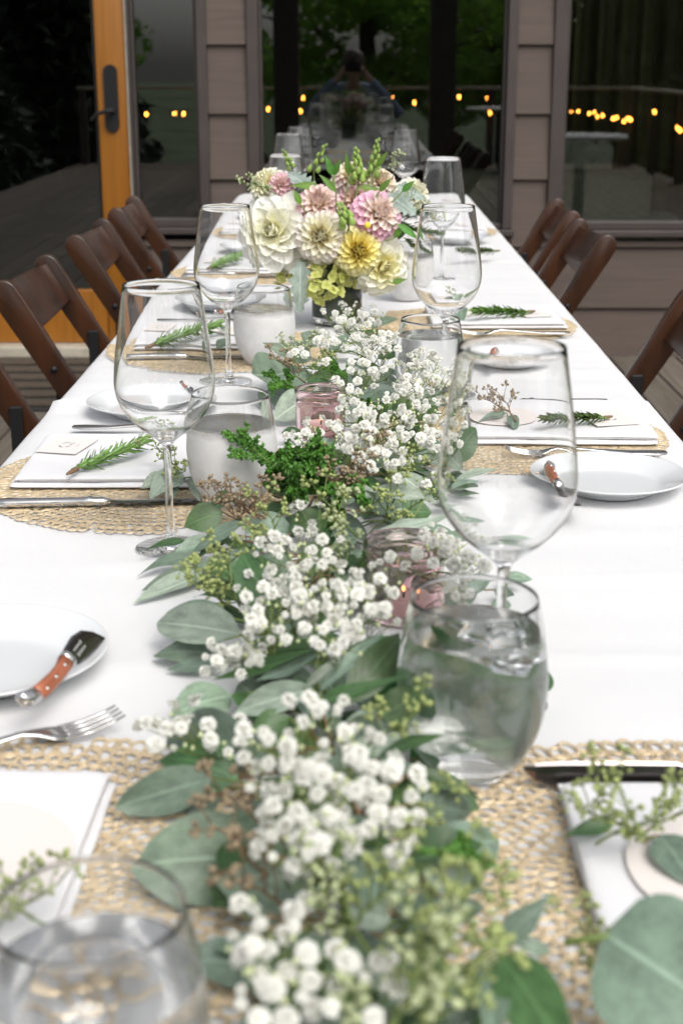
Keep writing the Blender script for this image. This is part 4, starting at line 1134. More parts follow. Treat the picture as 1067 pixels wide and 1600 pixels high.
def stem_mesh(pts_list, radii, n=5):
    mb = MB()
    for pts, r in zip(pts_list, radii): mb.tube(pts, r, n)
    return mb.mesh('stem')
def gpath(py):
    """centre line and half width of the garland, in pixels"""
    K = [(470, 540, 40), (560, 560, 110), (650, 585, 130), (750, 590, 150), (850, 540, 165), (950, 490, 150), (1050, 475, 130), (1150, 470, 165), (1300, 485, 190), (1450, 540, 190), (1620, 590, 170)]
    for a, b in zip(K, K[1:]):
        if py <= b[0]:
            t = (py - a[0]) / (b[0] - a[0]); return a[1] + (b[1] - a[1]) * t, a[2] + (b[2] - a[2]) * t
    return K[-1][1], K[-1][2]
def branch(label, specs, fill_rng=None, nfill=0, group='eucalyptus branches of the table garland', fill_mat=('leaf', 'leaf', 'leaf_green')):
    """specs: (base px, tip px, apparent width, height base, height tip, tilt, shape, mat)"""
    b0 = [at(*s[0], s[3]) for s in specs]
    c = sum(b0, V((0, 0, 0))) / len(b0)
    br = thing('eucalyptus_branch', label, 'greenery', (0, 0, 0), 0, group)
    for s in specs: leaf_px(br, *s)
    rnd = random.Random(len(label) * 13 + len(specs))
    if nfill:
        for k in range(nfill):
            py = rnd.uniform(*fill_rng); gx, gw = gpath(py)
            px = gx + rnd.uniform(-0.85, 0.85) * gw
            h = rnd.uniform(0.006, 0.040) * (1 - 0.5 * abs(px - gx) / gw)
            B = at(px, py, h); a = rnd.uniform(0, 2*PI); L = rnd.uniform(0.036, 0.062)
            T = B + V((math.cos(a) * L, math.sin(a) * L * 0.8, rnd.uniform(-0.012, 0.022)))
            if T.z < TOP + 0.004: T.z = TOP + 0.004 + rnd.random() * 0.006
            put_leaf(br, B, T, L * rnd.uniform(0.45, 0.8), V((rnd.uniform(-0.6, 0.6), rnd.uniform(-0.8, 0.3), 1)), rnd.choice('rool'), None, rnd.choice(fill_mat))
            b0.append(B)
    # a woody stem running through, petioles out to the leaves
    b0.sort(key=lambda p: p.y)
    y0, y1 = b0[0].y, b0[-1].y; stem = []
    for k in range(6):
        t = k / 5; y = y0 + (y1 - y0) * t
        ws = [math.exp(-((p.y - y) / (0.04 + 0.3 * (y1 - y0) / 5)) ** 2) + 1e-6 for p in b0]; W = sum(ws)
        x = sum(p.x * w for p, w in zip(b0, ws)) / W
        z = TOP + 0.006 + 0.6 * max(0, sum(p.z * w for p, w in zip(b0, ws)) / W - TOP - 0.006)
        stem.append(V((x, y, z)))
    if y1 - y0 < 0.01: stem = [c + V((-0.02, 0, -0.004)), c, c + V((0.02, 0.005, 0.002))]
    pl, rd = [stem], [[0.0022] * (len(stem) - 1) + [0.0012]]
    for p in b0:
        q = min(stem, key=lambda s: (s - p).length)
        if (q - p).length > 0.003: pl.append([q, q.lerp(p, 0.5) + V((0, 0, 0.003)), p]); rd.append([0.0011, 0.0009, 0.0008])
    link('stem', stem_mesh(pl, rd), M['twig' if rnd.random() < 0.4 else 'stem'], br)
    return br

branch('dark round eucalyptus leaves left of the ribbed pink jar', [
    ((470, 575), (391, 588), 62, .020, .045, 55, 'r', 'leaf'), ((480, 620), (430, 655), 50, .030, .012, 70, 'r', 'leaf_pale'),
    ((489, 560), (410, 537), 20, .035, .055, 30, 'l', 'leaf'), ((486, 562), (440, 540), 34, .04, .062, 45, 'o', 'leaf'),
    ((524, 590), (480, 594), 16, .05, .058, 40, 'l', 'leaf_green'), ((512, 552), (548, 521), 20, .05, .075, 40, 'l', 'leaf'),
    ((560, 648), (544, 570), 15, .045, .075, 60, 'l', 'leaf'), ((470, 640), (415, 610), 34, .012, .016, 60, 'r', 'leaf'),
    ((500, 540), (470, 520), 26, .03, .05, 50, 'o', 'leaf')], (500, 660), 14)
branch('eucalyptus leaves under the upper white blossom cloud', [
    ((470, 712), (527, 688), 28, .035, .05, 40, 'o', 'leaf'), ((590, 560), (640, 535), 24, .05, .07, 40, 'o', 'leaf_green'),
    ((600, 700), (665, 690), 60, .03, .05, 60, 'r', 'leaf_green'), ((545, 640), (600, 610), 26, .05, .075, 40, 'l', 'leaf'),
    ((560, 735), (625, 705), 22, .045, .055, 40, 'l', 'leaf'), ((640, 640), (690, 610), 30, .04, .06, 50, 'o', 'leaf')], (540, 740), 22, fill_mat=('leaf', 'leaf_green', 'leaf_green'))
branch('large round dark eucalyptus leaf seen through the left wall of the front wine glass', [
    ((692, 715), (738, 668), 52, .030, .062, 75, 'r', 'leaf_green'), ((668, 705), (712, 730), 40, .025, .03, 60, 'r', 'leaf_pale'),
    ((640, 725), (690, 690), 46, .02, .035, 60, 'r', 'leaf'), ((700, 755), (780, 732), 16, .015, .02, 35, 'l', 'leaf_pale'), ((690, 775), (745, 755), 22, .015, .02, 35, 'l', 'leaf')], (680, 770), 8)
branch('pale lance shaped eucalyptus leaves above the green seed tangle', [
    ((588, 780), (521, 758), 26, .055, .065, 35, 'l', 'leaf_pale'), ((664, 778), (568, 764), 24, .062, .064, 35, 'l', 'leaf_pale'),
    ((612, 740), (680, 784), 34, .07, .055, 35, 'l', 'leaf_pale'), ((600, 835), (712, 803), 27, .05, .055, 40, 'l', 'leaf_pale'),
    ((635, 838), (592, 826), 24, .05, .055, 55, 'o', 'leaf_pale'), ((615, 800), (640, 798), 9, .05, .052, 35, 'l', 'leaf_pale'),
    ((650, 858), (588, 838), 22, .03, .035, 35, 'l', 'leaf'), ((630, 880), (565, 850), 22, .022, .03, 35, 'l', 'leaf'), ((690, 845), (755, 835), 20, .02, .02, 35, 'l', 'leaf')], (740, 850), 20)
branch('eucalyptus leaves beside the stem of the front wine glass', [
    ((780, 905), (832, 905), 20, .012, .012, 30, 'o', 'leaf'), ((775, 920), (812, 930), 22, .012, .010, 30, 'o', 'leaf'),
    ((770, 945), (806, 943), 22, .008, .008, 30, 'o', 'leaf'), ((690, 945), (745, 920), 38, .03, .035, 55, 'r', 'leaf'), ((720, 925), (770, 900), 30, .02, .03, 45, 'o', 'leaf'),
    ((690, 900), (640, 915), 30, .02, .02, 45, 'o', 'leaf')], (860, 940), 10)
branch('long eucalyptus leaves lying over the foot of the near left wine glass', [
    ((292, 844), (213, 866), 12, .018, .012, 25, 'l', 'leaf_green'), ((382, 815), (290, 872), 22, .05, .012, 35, 'l', 'leaf'),
    ((300, 868), (214, 897), 20, .015, .006, 30, 'l', 'leaf'), ((322, 890), (222, 922), 24, .012, .006, 30, 'o', 'leaf'),
    ((330, 895), (210, 941), 26, .010, .005, 28, 'o', 'leaf_pale'), ((348, 800), (288, 822), 48, .04, .028, 60, 'o', 'leaf_green'),
    ((335, 845), (274, 862), 26, .022, .018, 40, 'o', 'leaf'), ((360, 835), (300, 880), 18, .03, .010, 35, 'l', 'leaf_green'), ((368, 772), (330, 802), 30, .03, .03, 50, 'o', 'leaf_green'),
    ((420, 770), (470, 745), 40, .025, .045, 60, 'o', 'leaf_green')], (780, 900), 20, fill_mat=('leaf', 'leaf_green'))
branch('broad pale eucalyptus leaf on the left of the garland with dark leaves below', [
    ((374, 990), (244, 972), 64, .045, .022, 48, 'r', 'leaf_pale'), ((360, 965), (258, 955), 40, .035, .026, 45, 'o', 'leaf'),
    ((330, 1020), (238, 1022), 34, .018, .010, 45, 'r', 'leaf'), ((340, 1040), (260, 1046), 22, .010, .006, 35, 'o', 'leaf'),
    ((425, 948), (378, 865), 72, .05, .085, 75, 'r', 'leaf_green'), ((400, 930), (300, 930), 26, .03, .02, 35, 'l', 'leaf_green'),
    ((350, 1000), (262, 1010), 30, .02, .012, 40, 'o', 'leaf')], (920, 1040), 16)
branch('twisted grey eucalyptus leaves below the middle blossom cloud', [
    ((497, 1014), (335, 1064), 18, .065, .03, 35, 'l', 'leaf_green'), ((503, 1022), (400, 1065), 20, .06, .035, 35, 'l', 'leaf'),
    ((540, 1100), (628, 988), 62, .05, .085, 70, 'o', 'leaf_green'), ((500, 1080), (602, 985), 22, .06, .085, 40, 'l', 'leaf'),
    ((475, 1075), (570, 1000), 18, .055, .08, 40, 'l', 'leaf_pale'), ((585, 1060), (560, 1000), 40, .05, .075, 70, 'o', 'leaf_green')], (1000, 1100), 16)
branch('wide dusty green eucalyptus leaves at the left under the front blossoms', [
    ((490, 1075), (366, 1113), 48, .055, .03, 50, 'o', 'leaf_pale'), ((400, 1170), (257, 1140), 96, .04, .026, 62, 'r', 'leaf'),
    ((330, 1215), (181, 1262), 72, .030, .014, 58, 'r', 'leaf'), ((345, 1230), (275, 1260), 60, .016, .008, 50, 'r', 'leaf'),
    ((412, 1335), (212, 1352), 150, .020, .024, 62, 'r', 'leaf'), ((452, 1120), (392, 1140), 44, .035, .03, 50, 'o', 'leaf_green'),
    ((350, 1120), (270, 1130), 26, .02, .012, 40, 'o', 'leaf'), ((420, 1300), (330, 1300), 70, .03, .03, 60, 'r', 'leaf')], (1080, 1330), 16)
branch('narrow olive eucalyptus leaves reaching in front of the large water glass', [
    ((500, 1096), (650, 1052), 26, .07, .095, 35, 'l', 'leaf_green'), ((595, 1120), (660, 1082), 58, .06, .075, 70, 'r', 'leaf_green'),
    ((590, 1184), (692, 1146), 22, .065, .09, 35, 'l', 'leaf_green'), ((545, 1178), (635, 1148), 40, .06, .07, 50, 'o', 'leaf_pale'),
    ((650, 1200), (757, 1253), 24, .05, .030, 40, 'l', 'leaf_green'), ((655, 1255), (738, 1272), 56, .03, .014, 50, 'r', 'leaf'), ((560, 1120), (600, 1170), 40, .05, .06, 60, 'o', 'leaf')], (1080, 1280), 12)
branch('upright dark eucalyptus leaves standing close behind the large front water glass', [
    ((640, 1130), (650, 1010), 125, .01, .075, 80, 'r', 'leaf_vivid'), ((690, 1110), (720, 1000), 125, .008, .070, 80, 'r', 'leaf_vivid'), ((740, 1112), (700, 1030), 110, .006, .06, 80, 'r', 'leaf_vivid'), ((790, 1100), (770, 1010), 110, .006, .06, 80, 'r', 'leaf_vivid'), ((820, 1090), (815, 1030), 90, .006, .05, 80, 'r', 'leaf_vivid'), ((680, 1140), (690, 1050), 110, .006, .05, 80, 'r', 'leaf_vivid'),
    ((760, 1090), (800, 1030), 60, .006, .045, 75, 'o', 'leaf_vivid'), ((660, 1150), (600, 1090), 70, .01, .06, 75, 'r', 'leaf_vivid'), ((640, 1190), (700, 1170), 60, .008, .02, 60, 'o', 'leaf_vivid'), ((720, 1085), (760, 1080), 60, .006, .02, 60, 'r', 'leaf_vivid'),
    ((620, 1100), (580, 1010), 70, .01, .06, 75, 'r', 'leaf_vivid')], None, 0)
branch('broad grey green eucalyptus leaf with pale midrib under the lowest blossoms', [
    ((590, 1330), (585, 1430), 120, .045, .05, 50, 'r', 'leaf'), ((660, 1360), (756, 1392), 56, .03, .018, 50, 'o', 'leaf'),
    ((500, 1380), (420, 1450), 60, .03, .03, 50, 'o', 'leaf'), ((640, 1400), (700, 1460), 50, .03, .03, 50, 'o', 'leaf'), ((520, 1450), (560, 1540), 60, .03, .03, 50, 'o', 'leaf'), ((450, 1470), (380, 1540), 60, .02, .02, 50, 'o', 'leaf'), ((600, 1500), (680, 1520), 60, .05, .055, 50, 'o', 'leaf'), ((560, 1600), (480, 1580), 60, .04, .045, 50, 'r', 'leaf'), ((640, 1560), (560, 1500), 50, .05, .055, 50, 'o', 'leaf_pale'), ((690, 1590), (760, 1560), 50, .04, .045, 50, 'o', 'leaf'), ((610, 1440), (540, 1420), 44, .055, .06, 50, 'o', 'leaf_pale')], (1320, 1600), 22)
branch('eucalyptus shoot with raised tip leaf at the lower right of the garland', [
    ((775, 1478), (860, 1396), 48, .05, .075, 60, 'l', 'leaf'), ((806, 1472), (862, 1488), 26, .05, .045, 45, 'o', 'leaf'),
    ((782, 1492), (900, 1660), 100, .06, .05, 65, 'o', 'leaf_green'), ((770, 1500), (765, 1660), 56, .055, .05, 60, 'l', 'leaf'), ((740, 1520), (690, 1620), 60, .04, .03, 55, 'o', 'leaf')], (1480, 1620), 8)
branch('very large blurred round eucalyptus leaf in the bottom right corner', [
    ((945, 1462), (1130, 1580), 230, .060, .055, 62, 'r', 'leaf', 0)], None, 0)
branch('eucalyptus leaves of the sprig on the front right napkin', [
    ((960, 1285), (880, 1306), 30, .026, .022, 40, 'l', 'leaf_green'), ((1030, 1305), (1090, 1390), 70, .026, .022, 55, 'o', 'leaf')], None, 0, 'eucalyptus sprigs on the napkins')
branch('eucalyptus leaves of the sprig on the second left napkin', [
    ((284, 737), (236, 776), 40, .026, .016, 62, 'o', 'leaf_pale'), ((262, 742), (222, 762), 26, .024, .018, 60, 'o', 'leaf_pale'), ((275, 752), (262, 782), 18, .020, .012, 60, 'o', 'leaf'), ((300, 745), (312, 782), 20, .024, .012, 60, 'o', 'leaf_pale')], None, 0, 'eucalyptus sprigs on the napkins')
branch('eucalyptus leaves hanging over the menu card on the second right napkin', [
    ((800, 648), (803, 672), 22, .030, .018, 60, 'r', 'leaf'), ((790, 645), (735, 660), 12, .026, .02, 35, 'l', 'leaf')], None, 0, 'eucalyptus sprigs on the napkins')
branch('eucalyptus leaf on the third right napkin', [((718, 478), (722, 502), 22, .03, .018, 65, 'r', 'leaf'), ((712, 486), (690, 492), 12, .026, .02, 40, 'l', 'leaf')], None, 0, 'eucalyptus sprigs on the napkins')
branch('eucalyptus leaves on the third left napkin', [((352, 528), (338, 545), 14, .028, .018, 60, 'o', 'leaf'), ((356, 520), (346, 508), 12, .028, .03, 60, 'o', 'leaf_pale')], None, 0, 'eucalyptus sprigs on the napkins')

# seeded sprigs: forked stems ending in heads of pointed capsules
def seed_sprig_mesh(seed, n=5, fat=1.0):
    rnd = random.Random(seed); st, sb = MB(), MB()
    main = [V((0, 0, 0)), V((0.015, 0.002, 0.006)), V((0.032, -0.002, 0.012)), V((0.048, 0, 0.016))]
    st.tube(main, [0.0011, 0.001, 0.0008, 0.0005], 5)
    for k in range(n):
        t = 0.25 + 0.75 * k / (n - 1); p = main[0].lerp(main[3], t); p.z += 0.002
        a = rnd.uniform(-1.2, 1.2); q = p + V((0.010 * math.cos(a), 0.016 * math.sin(a) * (1 if k % 2 else -1) + rnd.uniform(-.004, .004), rnd.uniform(0.004, 0.014)))
        st.tube([p, p.lerp(q, 0.5) + V((0, 0, 0.002)), q], [0.0006, 0.0005, 0.0005], 4)
        for i in range(rnd.randint(6, 9)):
            d = V((rnd.gauss(0, 1), rnd.gauss(0, 1), rnd.gauss(0.5, 0.8))).normalized()
            ln = rnd.uniform(0.0045, 0.0065); w = rnd.uniform(0.0013, 0.0019) * fat; b = q + d * 0.0035
            st.tube([q, b], 0.0003, 3, False)
            m = basis(b, d, (0.3, 0.5, 0.7)); vs = [m @ V((0, 0, 0))]
            for xx, ww in ((ln * 0.35, w), (ln * 0.65, w * 0.85)):
                for c in range(5): vs.append(m @ V((xx, ww * math.cos(c * 1.2566), ww * math.sin(c * 1.2566))))
            vs.append(m @ V((ln, 0, 0)))
            fs = [(0, 1 + (c+1) % 5, 1 + c) for c in range(5)] + [(1 + c, 1 + (c+1) % 5, 6 + (c+1) % 5, 6 + c) for c in range(5)] + [(11, 6 + c, 6 + (c+1) % 5) for c in range(5)]
            sb.add(vs, fs)
    return st.mesh('stem'), sb.mesh('seeds')
SEED = [seed_sprig_mesh(s, 6 + s % 2, 1.0 + 0.15 * (s % 3)) for s in range(5)]
_sm = {}
def seed_data(v, mat):
    if (v, mat) not in _sm:
        a, b = SEED[v][0].copy(), SEED[v][1].copy(); a.materials.append(M['stem' if mat != 'seed_brown' else 'twig']); b.materials.append(M[mat]); _sm[(v, mat)] = (a, b)
    return _sm[(v, mat)]
def seed_sprig(px, py, h, ang, mat, label, scale=1.0, group='seeded eucalyptus sprigs of the garland', up=0.35):
    rnd = random.Random(int(px * 7 + py))
    p = at(px, py, h); a = math.radians(ang)
    d = V((math.cos(a), math.sin(a) * 0.6, up)).normalized()
    t = thing('seeded_eucalyptus_sprig', label, 'greenery', (0, 0, 0), 0, group)
    t.matrix_world = basis(p - d * 0.03 * scale, d, (rnd.uniform(-.4, .4), -0.4, 1)) @ Matrix.Scale(scale, 4)
    s, b = seed_data(rnd.randrange(5), mat)
    link('stem', s, None, t); tag(link('seeds', b, None, t), kind='stuff')
SP = [  # px, py, h, direction, colour, where
    (348, 805, .035, 170, 'seed_brown', 'at the left end of the brown seed heads'), (372, 800, .04, 150, 'seed_brown', 'pointing up among the brown seed heads by the juniper'),
    (400, 805, .04, 30, 'seed_brown', 'right of the brown seed heads by the juniper'), (385, 806, .040, 200, 'seed_brown', 'lowest of the brown seed heads by the juniper'),
    (355, 790, .040, 170, 'seed_brown', 'topmost of the brown seed heads by the milky glass'),
    (548, 760, .050, 40, 'seed_brown', 'brown, directly right of the juniper clump'), (565, 725, .055, 40, 'seed_brown', 'brown, under the upper white blossoms'), (525, 772, .055, 190, 'seed_brown', 'brown, below the juniper clump'),
    (555, 775, .055, 330, 'seed_brown', 'brown, left of the pale lance leaves'), (510, 750, .05, 150, 'seed_brown', 'brown, at the foot of the juniper clump'), (445, 585, .05, 160, 'seed_brown', 'brown, on the dark round leaf left of the pink jar'),
    (478, 560, .06, 40, 'seed_pale', 'pale, behind the pink jar'), (450, 562, .055, 120, 'seed_pale', 'pale, at the upper left of the garland'), (505, 585, .06, 10, 'seed_green', 'green, directly behind the pink jar'),
    (600, 790, .05, 20, 'seed_green', 'green, under the pale lance leaves'), (665, 790, .045, 30, 'seed_green', 'green, left of the front wine bowl'),
    (620, 815, .045, 170, 'seed_green', 'green, between the two pairs of pale leaves'), (640, 760, .05, 60, 'seed_green', 'green, behind the pale lance leaves'),
    (530, 835, .055, 90, 'seed_pale', 'pale star head above the middle blossoms'), (515, 812, .05, 140, 'seed_green', 'green, below the brown seeds'), 
    (335, 925, .035, 160, 'seed_green', 'yellow green, above the broad pale leaf'), (365, 905, .04, 100, 'seed_green', 'yellow green, left of the middle blossoms'), (320, 940, .03, 190, 'seed_green', 'yellow green, resting on the broad pale leaf'),
    (370, 880, .045, 60, 'seed_green', 'yellow green, over the long left leaves'), (545, 885, .065, 80, 'seed_pale', 'pale, left of the rear pink jar rim'), (425, 830, .055, 110, 'seed_green', 'green, top left of the middle blossoms'),
    (625, 1150, .07, 20, 'seed_green', 'green, beside the narrow olive leaf'), 
    (670, 1290, .05, 340, 'seed_green', 'green, at the right rim of the front blossoms'),
    (375, 1285, .045, 160, 'seed_brown', 'russet, left of the front blossoms'), (400, 1420, .04, 200, 'seed_brown', 'russet, at the lower left of the blossoms'), (365, 1330, .045, 140, 'seed_brown', 'russet, over the large lower left leaf'),
    (540, 1415, .075, 110, 'seed_pale', 'yellow green blurred, upper left of the front tangle'), (600, 1400, .075, 60, 'seed_green', 'yellow green blurred, top of the front tangle'), 
    (710, 1430, .06, 10, 'seed_green', 'yellow green blurred, right rim of the front tangle'), (690, 1480, .07, 40, 'seed_green', 'yellow green blurred, right of the front tangle middle'),
    (665, 1545, .075, 60, 'seed_pale', 'yellow green blurred, lower right of the front tangle'), (725, 1530, .06, 20, 'seed_green', 'yellow green blurred, outermost right of the front tangle'),
    (640, 1590, .075, 70, 'seed_pale', 'yellow green blurred, bottom of the front tangle'), (710, 1590, .065, 40, 'seed_green', 'yellow green blurred, bottom right of the front tangle'), ]
for px, py, h, ang, mat, lab in SP:
    seed_sprig(px, py, h, ang, mat, 'seeded eucalyptus sprig, ' + lab, random.uniform(0.85, 1.1) * (1.0 if py < 1380 else 1.15))
for px, py, h, ang, mat, lab in ((975, 1262, .05, 100, 'seed_green', 'upright above the front right napkin'), (945, 1300, .030, 170, 'seed_green', 'trailing left on the front right napkin'), (1000, 1305, .035, 20, 'seed_green', 'in the middle of the front right napkin'), (1052, 1290, .032, 40, 'seed_green', 'at the right edge on the front right napkin'), (930, 1520, .02, 100, 'seed_green', 'blurred before the front right napkin'),
    (762, 638, .028, 170, 'seed_brown', 'left over the menu card of the second right place'), (795, 645, .030, 100, 'seed_brown', 'above the menu card of the second right place'),
    (262, 722, .026, 120, 'seed_green', 'above the pale leaves on the second left napkin'), (285, 752, .024, 300, 'seed_green', 'behind the stem of the near left wine glass'), (700, 480, .028, 150, 'seed_green', 'on the third right napkin'), (10, 1425, .025, 150, 'seed_green', 'blurred at the left edge above the corner glass'), (50, 1420, .025, 40, 'seed_green', 'blurred on the round card above the corner glass')):
    seed_sprig(px, py, h, ang, mat, 'seeded eucalyptus sprig, ' + lab, 0.95, 'seeded sprigs on the napkins', 0.1)

# bright juniper
def juniper_mesh(seed, n=9):
    rnd = random.Random(seed); st, lf = MB(), MB()
    def frond(p, d, L, depth):
        q = p + d * L; st.tube([p, p.lerp(q, 0.5) + V((0, 0, L * 0.06)), q], [0.0008, 0.0006, 0.0004], 4)
        k = int(L / 0.0015)
        for i in range(k):
            t = (i + 0.5) / k; c = p.lerp(q, t)
            for j in range(3):
                dd = (d * 0.8 + V((rnd.gauss(0, 1), rnd.gauss(0, 1), rnd.gauss(0.2, 1))).normalized()).normalized()
                l = rnd.uniform(0.0034, 0.0054); w = 0.0017; m = basis(c, dd, (rnd.gauss(0, 1), rnd.gauss(0, 1), 1))
                vs = [m @ V(x) for x in ((0, 0, 0), (l*.5, w, 0), (l, 0, 0), (l*.5, -w, 0), (l*.5, 0, w))]
                lf.add(vs, [(0, 1, 4), (1, 2, 4), (2, 3, 4), (3, 0, 4)])
        if depth:
            for i in range(3 + depth):
                t = 0.25 + 0.7 * (i + rnd.random() * 0.5) / (3 + depth); c = p.lerp(q, min(t, 1))
                dd = (d * 0.9 + V((rnd.gauss(0, .6), rnd.gauss(0, .6), rnd.gauss(0.15, .45)))).normalized()
                frond(c, dd, L * rnd.uniform(0.3, 0.5), depth - 1)
    frond(V((0, 0, 0)), V((1, 0, 0.1)).normalized(), 0.055, 2)
    return st.mesh('stem'), lf.mesh('scale_leaves', False)
JUN = [juniper_mesh(s) for s in (21, 22, 23)]
for a, b in JUN: a.materials.append(M['stem']); b.materials.append(M['juniper'])
def juniper(b, t, hb, ht, label, v=0, roll=0.0):
    B, T = at(*b, hb), at(*t, ht); j = thing('juniper_sprig', label, 'greenery', (0, 0, 0), 0, 'juniper sprigs of the garland')
    j.matrix_world = basis(B, T - B, (0, -0.5, 1), roll) @ Matrix.Scale((T - B).length / 0.055, 4)
    link('stem', JUN[v][0], None, j); tag(link('scale_leaves', JUN[v][1], None, j), kind='stuff')
juniper((450, 750), (366, 692), .05, .085, 'bright green juniper sprig reaching up in front of the milky water glass', 0)
JC = ((488, 702, 'upright in the middle'), (520, 706, 'on the right'), (440, 715, 'on the left'), (462, 735, 'low in front'), (545, 735, 'low on the right by the brown seeds'), (505, 695, 'topmost, right of the middle'), (465, 700, 'topmost, left of the middle'), (478, 722, 'in the heart'), (500, 728, 'in the heart, right half'), (450, 728, 'in the heart, left half'))
for i_, (jx, jy, jl) in enumerate(JC):
    juniper((480 + (jx - 480) * 0.35, 772), (jx, jy), .035, .085, 'bright green juniper sprig, %s of the bright clump' % jl, i_ % 3, i_ * 0.9)
juniper((480, 620), (436, 600), .03, .035, 'small dark juniper sprig left of the pink jar', 1)
juniper((560, 605), (520, 575), .04, .06, 'small juniper sprig behind the pink jar', 2)
juniper((560, 895), (578, 862), .04, .055, 'small juniper tuft above the rear pink jar', 0)
juniper((600, 830), (640, 850), .03, .03, 'small juniper tuft below the pale leaves', 1)
juniper((650, 1330), (735, 1340), .05, .035, 'blurred juniper sprig right of the front blossoms', 2)
juniper((560, 660), (590, 640), .03, .06, 'juniper tuft hidden in the upper white blossoms', 0)

# rosemary
def rosemary_mesh(seed):
    rnd = random.Random(seed); st, lf = MB(), MB()
    L = 0.088; pts = [V((L * i / 8, 0.004 * math.sin(i * 0.7 + seed), 0.001 * i)) for i in range(9)]
    st.tube(pts, [0.0016 - 0.00012 * i for i in range(9)], 6)
    for i in range(120):
        t = 0.06 + 0.94 * i / 120; k = t * 8; c = pts[min(7, int(k))].lerp(pts[min(8, int(k) + 1)], k - int(k))
        a = i * 2.4; lean = rnd.uniform(0.45, 0.85) * (1 - 0.55 * t ** 3)
        d = V((math.cos(lean), math.sin(lean) * math.cos(a), math.sin(lean) * math.sin(a) * 0.75)).normalized()
        ln = rnd.uniform(0.013, 0.021) * (1.0 if t > 0.12 else 0.7); w = rnd.uniform(0.0012, 0.0017)
        m = basis(c, d, (0, -math.cos(a), -math.sin(a) + 0.4)); bend = rnd.uniform(-0.0025, 0.0015)
        vs = []
        for xx, ww, zz in ((0, 0.5, 0), (0.35, 1, bend * 0.5), (0.75, 0.9, bend), (1, 0.15, bend * 0.9)):
            vs += [m @ V((xx * ln, -w * ww, zz)), m @ V((xx * ln, 0, zz + 0.0006 * ww)), m @ V((xx * ln, w * ww, zz))]
        fs = []
        for q in range(3):
            for r in range(2): fs.append((q*3+r, (q+1)*3+r, (q+1)*3+r+1, q*3+r+1))
        lf.add(vs, fs)
    ct = MB(); ct.tube([V((-0.012, -0.002, 0)), V((-0.004, 0, 0)), V((0.004, 0, 0.0005))], [0.0012, 0.0022, 0.0018], 6)
    return st.mesh('stem'), lf.mesh('needles'), ct.mesh('cut_end')
ROS = [rosemary_mesh(s) for s in (1, 2)]
for v, (a, b, c) in enumerate(ROS): a.materials.append(M['stem']); b.materials.append(M['rosemary' if v == 0 else 'rosemary_dark']); c.materials.append(M['twig'])
def rosemary(b, t, label, v=0, hb=None, ht=None, roll=0.0):
    hb = NAPZ + 0.006 if hb is None else hb; ht = NAPZ + 0.009 if ht is None else ht
    B, T = at(*b, hb), at(*t, ht); r = thing('rosemary_sprig', label, 'rosemary', (0, 0, 0), 0, 'rosemary sprigs on the napkins')
    r.matrix_world = basis(B, T - B, (0, 0, 1), roll) @ Matrix.Scale((T - B).length / 0.098, 4)
    link('stem', ROS[v][0], None, r); tag(link('needles', ROS[v][1], None, r), kind='stuff'); link('cut_end', ROS[v][2], None, r)
rosemary((118, 735), (236, 695), 'fresh green rosemary sprig with brown cut end on the second left napkin')
rosemary((946, 652), (848, 662), 'dark rosemary sprig half hidden by the front wine glass', 1)
rosemary((826, 487), (738, 495), 'bushy green rosemary sprig on the third right napkin, above the wine glass rim', 0)
rosemary((236, 540), (346, 516), 'rosemary sprig seen through the near left wine glass', 0)
rosemary((322, 419), (384, 404), 'rosemary sprig seen through the glass before the white dahlia', 0)
rosemary((775, 392), (715, 396), 'rosemary sprig on the fourth right napkin', 1)

# baby's breath
def blossom_mesh(seed):
    rnd = random.Random(seed); mb = MB()
    for ring, (n, el, ln, wd) in enumerate(((8, -0.35, 0.0054, 0.0044), (9, 0.1, 0.0060, 0.0042), (8, 0.5, 0.0057, 0.0038), (6, 0.9, 0.0053, 0.0034), (4, 1.3, 0.0050, 0.0030))):
        for k in range(n):
            a = 2*PI*(k + 0.5 * (ring % 2) + rnd.uniform(-0.4, 0.4)) / n; e = el + rnd.uniform(-0.3, 0.3)
            d = V((math.cos(a) * math.cos(e), math.sin(a) * math.cos(e), math.sin(e))); m = basis((0, 0, 0), d, (0, 0, 1))
            l, w = ln * rnd.uniform(0.88, 1.12), wd * rnd.uniform(0.85, 1.15)
            vs = []; uv = []
            for t, ww, z in ((0.08, 0.15, 0), (0.55, 0.8, 0.0004), (0.9, 1.0, 0.0002), (1.05, 0.5, -0.0006)):
                for s in (-1, 0, 1):
                    vs.append(m @ V((l * t, s * w * 0.5 * ww, z + 0.0007 * s * s + rnd.uniform(-0.0003, 0.0003)))); uv.append((t, 0.5 + s * 0.5))
            fs = [(q*3+r, (q+1)*3+r, (q+1)*3+r+1, q*3+r+1) for q in range(3) for r in range(2)]
            mb.add(vs, fs, uv)
    return mb.mesh('blossom', True, False)
BLOOM = [blossom_mesh(s) for s in range(4)]
for b in BLOOM: b.materials.append(M['breath'])
bud_me = lathe('bud', [(0, -0.0017), (0.0012, -0.001), (0.0015, 0.0), (0.0009, 0.0014), (0, 0.002)], 6)
